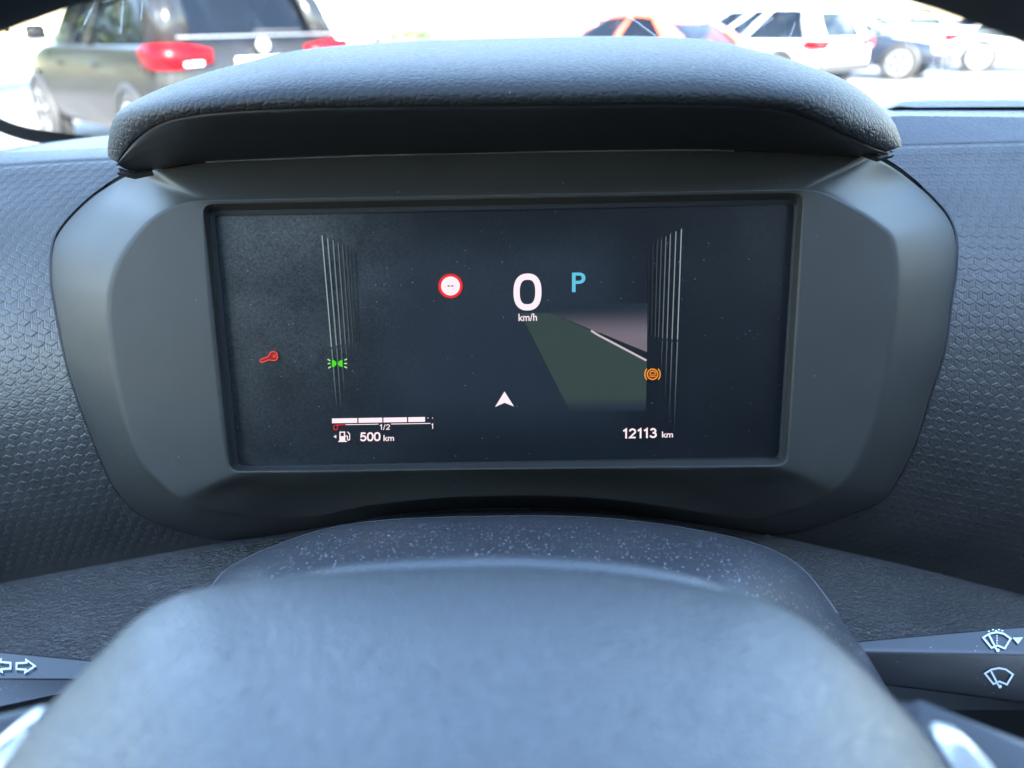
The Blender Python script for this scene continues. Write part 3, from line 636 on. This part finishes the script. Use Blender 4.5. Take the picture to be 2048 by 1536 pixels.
for t in np.linspace(0, .96, 40) ** 1.6:
    r = []
    for a in S3:
        b = cen + Vector(((a.x - cen.x) * .25, 0, 0))
        r.append(bez(a, a + Vector((0, -.004, .0055)) + (b - a) * .05, a.lerp(b, .5) + HN * .013, b + HN * .006, t))
    rows.append(r)
hub = loft('airbag_cover', rows, M_HUB, whl); fix_normals(hub)
# backing shell whose edge shows as a second lip above the cover
S = smooth_curve([(500, 1168, .146), (600, 1146, .147), (700, 1128, .148), (800, 1118, .149), (1000, 1111, .1495), (1200, 1120, .149), (1320, 1137, .148), (1420, 1162, .147), (1490, 1192, .146)], 60)
S3 = [ptY(*p) for p in S]
rows = [[p + Vector((0, .012, -.04)) for p in S3], [p + Vector((0, .003, -.004)) for p in S3], S3, [p + Vector((0, -.003, -.0002)) for p in S3], [p + Vector((0, -.0055, -.002)) for p in S3], [p + Vector((0, -.004, -.02)) for p in S3]]
sh = loft('hub_shell', rows, M_HUB, whl); fix_normals(sh)
th = Vector((0, .005, -.014))
slab('spoke', [ptY(*q) for q in ((190, 1375, .124), (60, 1404, .122), (-120, 1445, .118), (-500, 1540, .110), (-500, 1900, .085), (190, 1900, .085))], th, M_SPOKE, whl, .003)
slab('spoke', [ptY(*q) for q in ((1780, 1385, .124), (1830, 1400, .122), (2050, 1470, .116), (2500, 1610, .104), (2500, 1900, .085), (1780, 1900, .085))], th, M_SPOKE, whl, .003)
slab('spoke_trim', [ptY(*q) for q in ((72, 1439, .1035), (38, 1444, .103), (0, 1476, .102), (-60, 1545, .098), (-120, 1640, .093), (-60, 1640, .092), (0, 1530, .097), (40, 1486, .1005))], Vector((0, .006, -.002)), M_CHROME, whl, .0015)
slab('spoke_trim', [ptY(*q) for q in ((1868, 1476, .1035), (1905, 1474, .1035), (1940, 1482, .103), (1990, 1535, .100), (2060, 1640, .094), (1975, 1640, .0935), (1915, 1550, .097))], Vector((0, .006, -.002)), M_CHROME, whl, .0015)
RC = CAM + Vector((-.0032, .0516, -.153)); RR, RT = .1813, .0155
RU = Vector((0, math.sin(.2403), math.cos(.2403))); RN = Vector((0, -math.cos(.2403), math.sin(.2403)))
rows = []
for i in range(160):
    t = 2 * math.pi * i / 160; rd = Vector((1, 0, 0)) * math.cos(t) + RU * math.sin(t)
    rows.append([RC + rd * (RR + RT * math.cos(k * math.pi / 10)) + RN * (RT * 1.1 * math.sin(k * math.pi / 10)) for k in range(20)])
rows.append(rows[0])
v = [p for r in rows for p in r]
rim = mesh_obj('rim', v, grid_faces(len(rows), 20, True), M_RIM, whl); fix_normals(rim)

# ------------------------------------------------------------------ windscreen
GP = CAM + Vector((0, .68, -.105)); GT = CAM + Vector((0, HEADER_Y, .42))
GN = (GT - GP).cross(Vector((1, 0, 0))).normalized(); GN = -GN if GN.dot(CAM - GP) < 0 else GN
ws = thing('windscreen', 'dusty car windscreen with streaks and a black dotted border in its lower corner', 'windscreen', GP)
def glass_mat():
    nb = NB('windscreen_glass'); nb.t.nodes.remove(nb.b)
    tr = nb.n('ShaderNodeBsdfTransparent'); tr.inputs[0].default_value = (.97, .985, .975, 1)
    df = nb.n('ShaderNodeBsdfTranslucent'); df.inputs[0].default_value = (.8, .8, .78, 1)
    co = coords(nb, (1, .18, .18)); co1 = coords(nb)
    n1 = nb.n('ShaderNodeTexNoise'); n1.inputs['Scale'].default_value = 60; n1.inputs['Detail'].default_value = 5; nb.l(co, n1.inputs['Vector'])
    n2 = nb.n('ShaderNodeTexNoise'); n2.inputs['Scale'].default_value = 5; n2.inputs['Detail'].default_value = 3; nb.l(co1, n2.inputs['Vector'])
    a = nb.n('ShaderNodeMapRange'); a.inputs['From Min'].default_value = .5; a.inputs['From Max'].default_value = .8; a.inputs['To Min'].default_value = .008; a.inputs['To Max'].default_value = .05
    mu = nb.n('ShaderNodeMath', operation='MULTIPLY'); nb.l(n1.outputs[0], mu.inputs[0]); mu.inputs[1].default_value = 1.0
    nb.l(mu.outputs[0], a.inputs[0])
    mx = nb.n('ShaderNodeMixShader'); nb.l(a.outputs[0], mx.inputs[0]); nb.l(tr.outputs[0], mx.inputs[1]); nb.l(df.outputs[0], mx.inputs[2])
    nb.l(mx.outputs[0], nb.out.inputs[0]); return nb.m
gx = lambda x, P: Vector((x, P.y, P.z))
mesh_obj('glass', [gx(-.62, GP), gx(1.2, GP), gx(1.0, GT), gx(-.5, GT)], [(0, 1, 2, 3)], glass_mat(), ws, smooth=False)
fl = lambda x, y, off=0: ptPl(x, y, GP, GN, off + .002)
lowr = [(-260, 60), (-160, 150), (-80, 215), (-30, 248), (0, 264), (30, 275), (65, 284), (120, 290), (180, 290), (260, 292), (500, 294)]
upr = [(-230, 20), (-130, 120), (-60, 190), (-25, 216), (0, 237), (35, 251), (70, 259), (130, 268), (180, 274), (260, 284), (500, 290)]
A = smooth_curve(lowr, 200); B = smooth_curve(upr, 200)
v = []; f = []
for i in range(200):
    v += [fl(*A[i]), fl(*B[i])]
    if i: f.append((2 * i - 2, 2 * i, 2 * i + 1, 2 * i - 1))
for i in range(0, 199):                    # the fine teeth of the printed dots
    p, q = B[i], B[i + 1]; d = q - p; nn = np.array((d[1], -d[0])); nn = nn / np.linalg.norm(nn)
    b0 = len(v); v += [fl(*p), fl(*(p + d * .75)), fl(*(p + d * .375 + nn * 3.0))]; f.append((b0, b0 + 1, b0 + 2))
mesh_obj('printed_border', v, f, plastic('frit', (.02, .017, .016), .6), ws, smooth=False)
def splat(px, py, r, m):
    k = Ink(fl, .001); pts = []
    for i in range(18):
        a = 2 * math.pi * i / 18; q = r * (.7 + .5 * random.random()); pts.append((px + q * math.cos(a) * .8, py + q * math.sin(a) * 1.1))
    k.poly(pts); return k.build('dirt_spot', m, ws)
def dirt_mat():
    nb = NB('dirt'); nb.t.nodes.remove(nb.b)
    tr = nb.n('ShaderNodeBsdfTransparent'); df = nb.n('ShaderNodeBsdfDiffuse'); df.inputs[0].default_value = (.16, .17, .12, 1)
    no = nb.n('ShaderNodeTexNoise'); no.inputs['Scale'].default_value = 700; nb.l(coords(nb), no.inputs['Vector'])
    mr = nb.n('ShaderNodeMapRange'); mr.inputs['From Min'].default_value = .35; mr.inputs['From Max'].default_value = .6; mr.inputs['To Max'].default_value = .75; nb.l(no.outputs[0], mr.inputs[0])
    mx = nb.n('ShaderNodeMixShader'); nb.l(mr.outputs[0], mx.inputs[0]); nb.l(tr.outputs[0], mx.inputs[1]); nb.l(df.outputs[0], mx.inputs[2]); nb.l(mx.outputs[0], nb.out.inputs[0]); return nb.m
M_DIRT = dirt_mat()
for q in ((972, 55, 9), (80, 142, 7)): splat(*q, M_DIRT)
def streak_mat():  # thin pale translucent strips on the glass
    nb = NB('pale_streak'); nb.t.nodes.remove(nb.b)
    tr = nb.n('ShaderNodeBsdfTransparent'); df = nb.n('ShaderNodeBsdfTranslucent'); df.inputs[0].default_value = (.85, .85, .85, 1)
    mx = nb.n('ShaderNodeMixShader'); mx.inputs[0].default_value = .22; nb.l(tr.outputs[0], mx.inputs[1]); nb.l(df.outputs[0], mx.inputs[2]); nb.l(mx.outputs[0], nb.out.inputs[0]); return nb.m
MS = streak_mat()
for x0, y0, x1, y1, wd in ((1240, 20, 1312, 72, 4), (1405, 22, 1445, 66, 4), (1546, 36, 1504, 66, 3), (246, 0, 241, 68, 4), (284, 4, 282, 40, 3), (1812, 80, 1816, 130, 2), (1886, 95, 1880, 170, 3), (1868, 110, 1862, 168, 2), (1834, 95, 1838, 120, 2), (190, 0, 168, 50, 6), (1590, 45, 1577, 80, 3)):
    Ink(fl, .0015).stroke([(x0, y0), (x0 * .6 + x1 * .4 + .8, y0 * .6 + y1 * .4), (x1, y1)], wd * .6).build('pale_streak', MS, ws)

# ------------------------------------------------------------------ parked cars
def paint(name, col, rough=0.28, metal=0.0):
    nb = NB(name); nb.b.inputs['Base Color'].default_value = (*col, 1); nb.b.inputs['Roughness'].default_value = rough; nb.b.inputs['Metallic'].default_value = metal
    nb.b.inputs['Specular IOR Level'].default_value = .3; nb.b.inputs['Coat Weight'].default_value = .25 if max(col) > .02 else .08; nb.b.inputs['Coat Roughness'].default_value = .05
    no = nb.n('ShaderNodeTexNoise'); no.inputs['Scale'].default_value = 6; no.inputs['Detail'].default_value = 6
    mr = nb.n('ShaderNodeMapRange'); mr.inputs['To Min'].default_value = rough * .8; mr.inputs['To Max'].default_value = rough * 1.3; nb.l(no.outputs[0], mr.inputs[0]); nb.l(mr.outputs[0], nb.b.inputs['Roughness'])
    return nb.m
def car_glass():
    nb = NB('car_glass'); nb.t.nodes.remove(nb.b)
    tr = nb.n('ShaderNodeBsdfTransparent'); tr.inputs[0].default_value = (.42, .46, .46, 1)
    gl = nb.n('ShaderNodeBsdfGlossy'); gl.inputs[0].default_value = (.9, .9, .9, 1); gl.inputs['Roughness'].default_value = .03
    fr = nb.n('ShaderNodeFresnel'); fr.inputs[0].default_value = 1.5
    mx = nb.n('ShaderNodeMixShader'); nb.l(fr.outputs[0], mx.inputs[0]); nb.l(tr.outputs[0], mx.inputs[1]); nb.l(gl.outputs[0], mx.inputs[2]); nb.l(mx.outputs[0], nb.out.inputs[0]); return nb.m
M_GLASS = car_glass()
M_SEAT = plastic('car_seat', (.03, .03, .032), .8)
M_TYRE = plastic('tyre_rubber', (.02, .02, .02), .8); M_ALLOY = paint('alloy', (.55, .55, .55), .3, .8)
M_LAMP = plastic('tail_lamp', (.22, .0015, .004), .3, spec=.12); M_HEAD = paint('head_lamp', (.7, .72, .75), .1); M_PLATE = plastic('plate_white', (.75, .75, .72), .5); M_DKPL = plastic('dark_cladding', (.02, .02, .021), .6)
def make_car(label, col, loc, heading, kind='suv', details=True, L=4.4, Wd=1.82, H=1.62, metal=0.0, group='cars parked across the car park', rough=.12):
    root = thing('parked_car', label, 'car', Vector(loc), group)
    root.rotation_euler = (0, 0, -heading)          # heading clockwise from +Y
    mp = paint('paint', col, rough, metal)
    hw = Wd / 2; hl = L / 2; belt = H * .60
    def put(name, v, f, m, par=root, smooth=True):
        me = bpy.data.meshes.new(name); me.from_pydata([tuple(q) for q in v], [], f); me.update()
        if smooth: me.polygons.foreach_set('use_smooth', [True] * len(me.polygons))
        me.materials.append(m); o = bpy.data.objects.new(name, me); COL.objects.link(o); o.parent = par; fix_normals(o); return o
    # body: cross-sections from tail to nose
    st = [(-hl, .74, .42, .70), (-hl + .04, .90, .34, belt * .98), (-hl + .16, .97, .30, belt), (-hl + .6, 1, .27, belt), (0, 1, .25, belt), (hl * .38, 1, .25, belt * .985), (hl * .5, .99, .25, belt * .97), (hl - .45, .95, .26, belt * .88), (hl - .12, .84, .30, belt * .76), (hl, .66, .36, belt * .62)]
    rows = []
    for y, kx, z0, z1 in st:
        w_ = hw * kx; zz = [z0, z0 + .06, z0 + (z1 - z0) * .45, z0 + (z1 - z0) * .78, z1 - .03, z1, z1 + .012]
        xs = [w_ * .90, w_ * .97, w_, w_ * .985, w_ * .94, w_ * .88, w_ * .4]
        rows.append([Vector((-x, y, z)) for x, z in zip(xs, zz)] + [Vector((x, y, z)) for x, z in reversed(list(zip(xs, zz)))])
    v = [p for r in rows for p in r]; n = 14; f = grid_faces(len(rows), n, True) + [tuple(range(n)), tuple(range((len(rows) - 1) * n, len(rows) * n))]
    o = put('body', v, f, mp); sb = o.modifiers.new('s', 'SUBSURF'); sb.levels = sb.render_levels = 2
    # greenhouse: glass with painted roof and pillars
    ry, fy = (-hl + .14, hl * .50)
    if kind == 'suv': rb, rt_, ft = -hl + .10, -hl + .42, hl * .08
    else: rb, rt_, ft = -hl + .22, -hl + .85, hl * .02
    gl = [(rb, .86, belt - .02), (rb + .08, .88, belt - .02)]
    wb, wt = hw * .93, hw * .70
    lowp = [(rb, wb * .90), (rb + .25, wb), (0, wb), (fy - .3, wb * .97), (fy, wb * .86)]
    topp = [(rt_, wt * .94), (rt_ + .2, wt), ((rt_ + ft) / 2, wt), (ft - .2, wt * .98), (ft, wt * .92)]
    rows = []
    for zt in (0, .5, .93, 1.0):
        q = []
        for (y0, x0), (y1, x1), dzr in zip(lowp, topp, (-.12, -.02, 0, -.03, -.13)):
            bul = .03 * math.sin(math.pi * zt)
            q.append(Vector((-(x0 + (x1 - x0) * zt + bul), y0 + (y1 - y0) * zt, belt - .02 + (H - .05 - belt) * zt + min(1, zt * 1.1) ** 2 * (.5 if kind == 'suv' else 1) * dzr)))
        q += [Vector((-p.x, p.y, p.z)) for p in reversed(q)]
        rows.append(q)
    v = [p for r in rows for p in r]; n = 10; f = grid_faces(4, n, True) + [tuple(range(3 * n, 4 * n))]
    put('windows', v, f, M_GLASS)
    wn = root.children[-1].modifiers.new('s', 'SUBSURF'); wn.levels = wn.render_levels = 2
    rr = [p + Vector((0, 0, .004)) for p in rows[2]]
    top = [Vector((p.x * .97, p.y * .985 + (.0), p.z + .028)) for p in rows[3]]
    crown = [Vector((p.x * .5, p.y * .85, H)) for p in rows[3]]
    out = [Vector((p.x * 1.015, p.y * 1.004, p.z)) for p in rr]
    rf = put('roof', out + top + crown, grid_faces(3, n, True) + [tuple(range(2 * n, 3 * n))], mp)
    wn = rf.modifiers.new('s', 'SUBSURF'); wn.levels = wn.render_levels = 2
    pv, pf = [], []
    def pil(i0, i1, k0, k1):
        # painted strip standing 8 mm proud of the glass between two fractions of a side segment
        for sx in (0, 1):
            strip = []
            for zt in range(4):
                r = rows[zt]
                A, B = r[i0], r[i1]
                for kk in (k0, k1):
                    p = A.lerp(B, kk); p = Vector((p.x * 1.012, p.y + (-.006 if i0 == 0 else 0), p.z)); strip.append(Vector((-p.x, p.y, p.z)) if sx else p)
            b = len(pv); pv.extend(strip)
            for q in range(3): pf.append((b + 2 * q, b + 2 * q + 1, b + 2 * q + 3, b + 2 * q + 2))
            q = put('pillar', pv, pf, mp); so_ = q.modifiers.new('s', 'SOLIDIFY'); so_.thickness = .012
            pv.clear(); pf.clear()
    pil(0, 1, 0.0, 1.0) if kind == 'suv' else pil(0, 1, 0.1, 1.0)
    pil(1, 2, .72, .80)
    if kind == 'suv': pil(2, 3, .2, .27)
    pil(3, 4, .55, 1.0)
    # rear-window surround below the glass, and wheels
    for y in (-hl + .80, hl - .85):
        for sx in (-1, 1):
            R = .34
            wv = []; nf = 28
            def ringv(x, r): return [Vector((x, y + r * math.cos(2 * math.pi * i / nf), R + r * math.sin(2 * math.pi * i / nf))) for i in range(nf)]
            xo = sx * (hw + .004)
            tv = ringv(xo - sx * .20, R) + ringv(xo - sx * .02, R) + ringv(xo, R - .03) + ringv(xo - sx * .008, R * .68)
            ty = put('wheel', tv, grid_faces(4, nf, True) + [tuple(range(3 * nf, 4 * nf))], M_TYRE)
            if details:
                sv, sf = [], []
                for s in range(5):
                    a = 2 * math.pi * s / 5 + .3
                    for da in (-.16, .16):
                        for r_ in (.05, R * .64): sv.append(Vector((xo + sx * .004, y + r_ * math.cos(a + da * (1 if r_ > .1 else 1.5)), R + r_ * math.sin(a + da * (1 if r_ > .1 else 1.5)))))
                    b = len(sv) - 4; sf.append((b, b + 1, b + 3, b + 2))
                b = len(sv); sv += ringv(xo + sx * .004, R * .70) + ringv(xo + sx * .004, R * .62); sf += [(b + i, b + (i + 1) % nf, b + nf + (i + 1) % nf, b + nf + i) for i in range(nf)]
                put('alloy', sv, sf, M_ALLOY, ty)
                av = ringv(xo - sx * .006, R + .055); 
                put('wheel_arch', ringv(xo - sx * .05, R + .06) + ringv(xo - sx * .0, R + .06) + ringv(xo - sx * .002, R + .005), grid_faces(3, nf, True), M_DKPL)
    def block(name, x0, x1, y0, y1, z0, z1, m, bev=.02):
        o = put(name, [Vector((x, y, z)) for y in (y0, y1) for x, z in ((x0, z0), (x1, z0), (x1, z1), (x0, z1))], [(0, 1, 2, 3), (7, 6, 5, 4), (0, 4, 5, 1), (1, 5, 6, 2), (2, 6, 7, 3), (3, 7, 4, 0)], m)
        bb = o.modifiers.new('b', 'BEVEL'); bb.width = bev; bb.segments = 2; return o
    if details:
        # painted frame round the rear window, its wiper, door handles and seats seen through the glass
        for sx in (0, 1):
            fv = []
            for zt in range(4):
                r = rows[zt]; A, B = r[0], r[9]
                for kk in (-.01, .13 if kind == 'suv' else .09):
                    p = A.lerp(B, kk); p = Vector((p.x, p.y - .012, p.z)); fv.append(Vector((-p.x, p.y, p.z)) if sx else p)
            q = put('rear_frame', fv, [(2 * z, 2 * z + 1, 2 * z + 3, 2 * z + 2) for z in range(3)], mp); so_ = q.modifiers.new('s', 'SOLIDIFY'); so_.thickness = .014
        wy = rows[0][0].y; wz = rows[0][0].z
        block('wiper', -.02, .42, wy - .035, wy - .015, wz + .07, wz + .09, M_DKPL, .004)
        for sx in (-1, 1):
            for yy in (-hl * .30, hl * .18):
                block('door_handle', sx * hw * .995 if sx > 0 else -hw - .022, hw + .022 if sx > 0 else -hw * .995, yy - .09, yy + .09, belt * .80, belt * .83, mp, .008)
            for yy in (-hl * .36, hl * .10):
                block('seat', sx * .38 - .23, sx * .38 + .23, yy - .07, yy + .07, belt - .1, belt + (H - belt) * .52, M_SEAT, .05)
                block('headrest', sx * .38 - .12, sx * .38 + .12, yy - .09, yy + .0, belt + (H - belt) * .54, belt + (H - belt) * .78, M_SEAT, .04)
        for sx in (-1, 1):
            path = [(.50, -.03, .045), (.64, -.034, .02), (.80, -.03, 0), (.92, .0, 0), (.985, .10, .0), (1.0, .22, .01), (1.0, .34, .05)]
            o_, i_ = [], []
            for kx, dy, tk in path:
                for zz in (belt * .98 - tk, belt * .80 + tk):
                    o_.append(Vector((sx * hw * kx, -hl + dy, zz))); i_.append(Vector((sx * hw * kx * .9, -hl + dy + .10, zz)))
            n_ = len(path); lv = o_ + i_; m_ = 2 * n_
            lf = [(2 * q, 2 * q + 1, 2 * q + 3, 2 * q + 2) for q in range(n_ - 1)] + [(2 * q, 2 * q + 2, m_ + 2 * q + 2, m_ + 2 * q) for q in range(n_ - 1)] + [(2 * q + 1, m_ + 2 * q + 1, m_ + 2 * q + 3, 2 * q + 3) for q in range(n_ - 1)] + [(0, m_, m_ + 1, 1), (m_ - 2, m_ - 1, 2 * m_ - 1, 2 * m_ - 2)]
            tl = put('tail_lamp', lv, lf, M_LAMP)
            put('glow_reflector', [Vector((sx * hw * kx, -hl - .042 + dy, belt * kz)) for dy in (0, .01) for kx, kz in ((.60, .83), (.76, .825), (.76, .85), (.60, .855))], [(0, 1, 2, 3), (7, 6, 5, 4), (0, 4, 5, 1), (1, 5, 6, 2), (2, 6, 7, 3), (3, 7, 4, 0)], M_HEAD, tl, False)  # white lamp insert, its pale colour also painting the sunlit glow
            block('headlamp', sx * hw * .50 if sx > 0 else -hw * .86, hw * .86 if sx > 0 else -hw * .5, hl - .30, hl - .05, belt * .60, belt * .76, M_HEAD, .04)
        block('number_plate', -.26, .26, -hl - .05, -hl, belt * .77, belt * .87, M_PLATE, .006)
        block('rear_bumper', -hw * .88, hw * .88, -hl - .05, -hl + .25, .32, .48, M_DKPL, .04)
        block('grille', -hw * .45, hw * .45, hl - .1, hl + .02, belt * .45, belt * .62, M_DKPL, .03)
        block('front_bumper', -hw * .78, hw * .78, hl - .2, hl + .04, .26, .42, M_DKPL, .04)
        for sx in (-1, 1): block('door_mirror', sx * (hw + .02) if sx > 0 else -hw - .2, hw + .2 if sx > 0 else -hw - .02, fy - .75, fy - .58, belt + .02, belt + .16, mp, .04)
    return root
R_ = math.radians
def at(px, Y): p = ptY(px, 300, 1); return Vector((p.x * Y, Y, 0))
dk = make_car('dark grey SUV seen from behind at the left, red tail lamp glinting', (.011, .0108, .0108), (-3.62, 8.85, 0), R_(-43), 'suv', True, 4.5, 1.86, 1.78, rough=.22)
dk.location *= 1.08; dk.scale = (1.08, 1.08, 1.08)
# badge, chrome strip and rear wiper on the dark one
def dk_local(name, pts, thick, m): o = slab(name, [Vector(p) for p in pts], Vector(thick), m, None, .004); o.parent = dk; return o
hl = 2.25
dk_local('badge', [(.055 * math.cos(i * math.pi / 10), -hl - .03, 1.02 + .055 * math.sin(i * math.pi / 10)) for i in range(20)], (0, .03, 0), M_ALLOY)
dk_local('chrome_strip', [(-.72, -hl - .005, 1.09), (.72, -hl - .005, 1.09), (.72, -hl - .005, 1.1), (-.72, -hl - .005, 1.1)], (0, .03, 0), M_ALLOY)
make_car('bright red hatchback side-on just beyond the hood, overexposed by sun', (.72, .11, .05), (1.90, 13.3, 0), R_(-40), 'hatch', True, 4.1, 1.76, 1.42)
make_car('silver white SUV with tinted windows in front of the dark blue car', (.72, .73, .74), (4.94, 17.0, 0), R_(-36), 'suv', True, 4.4, 1.82, 1.50)
make_car('dark blue car with alloy wheel facing forward at the right', (.014, .018, .028), (7.75, 18.9, 0), R_(125), 'hatch', True, 4.2, 1.78, 1.45)
make_car('white car half hidden at the far right edge', (.8, .8, .78), (12.6, 19.5, 0), R_(120), 'hatch', True, 4.2, 1.78, 1.45)
far = [('pale silver car far across the car park above the hood', (-9.5, 52), (.6, .62, .64), 60), ('dark car far across the car park beside the grass strip', (-13.5, 50), (.05, .06, .08), 70), ('pale grey car far off under the rim shadow at the right', (19.5, 33), (.5, .52, .55), 60), ('beige car far off beside the dark blue one', (13.2, 29), (.6, .56, .5), -60), ('distant white car behind the dark blue one', (16, 26), (.8, .8, .8), -60), ('distant red car between the hedge and the silver SUV', (10.5, 34), (.5, .06, .05), -65)]
for lb, (x, y), c, h in far: make_car(lb, c, (x, y, 0), R_(h), 'hatch', False)

# ------------------------------------------------------------------ hedges and trees beyond the car park
def leaf_mat():
    nb = NB('leaves'); oi = nb.n('ShaderNodeTexNoise'); oi.inputs['Scale'].default_value = .9; co = coords(nb); nb.l(co, oi.inputs['Vector'])
    cr = nb.n('ShaderNodeValToRGB'); cr.color_ramp.elements[0].color = (.04, .065, .018, 1); cr.color_ramp.elements[0].position = .35; cr.color_ramp.elements[1].color = (.10, .12, .03, 1); cr.color_ramp.elements[1].position = .65
    nb.l(oi.outputs[0], cr.inputs[0]); nb.l(cr.outputs[0], nb.b.inputs['Base Color']); nb.b.inputs['Roughness'].default_value = .6; return nb.m
M_LEAF = leaf_mat(); M_BARK = plastic('bark', (.10, .075, .05), .9)
def leaves(n, fn, size):
    v, f = [], []
    for _ in range(n):
        c = fn(); q = Quaternion((random.gauss(0, 1), random.gauss(0, 1), random.gauss(0, 1), random.gauss(0, 1))).normalized(); s = size * (.6 + .8 * random.random())
        b = len(v); v += [c + q @ Vector(p) * s for p in ((-.5, 0, 0), (0, -.28, .05), (.5, 0, 0), (0, .28, .05))]; f.append((b, b + 1, b + 2, b + 3))
    return v, f
def hedge(label, x0, y0, x1, y1, h, d, n):
    hd = thing('hedge', label, 'hedge', Vector(((x0 + x1) / 2, (y0 + y1) / 2, 0)), 'hedges bordering the car park')
    def fn():
        t = random.random(); return Vector((x0 + (x1 - x0) * t + random.gauss(0, d * .3), y0 + (y1 - y0) * t + random.gauss(0, d * .3), h * (random.random() ** .6) * (.85 + .15 * math.sin(random.random() * 9))))
    v, f = leaves(n, fn, .22); mesh_obj('foliage', v, f, M_LEAF, hd, smooth=False)
hedge('low yellow-green hedge far away beyond the hood, left of centre', -16, 60, -5, 60, 1.0, 1.2, 2500)
hedge('tall leafy hedge behind the dark SUV at the left', -15.2, 7, -11.2, 17, 4.2, 1.8, 14000)
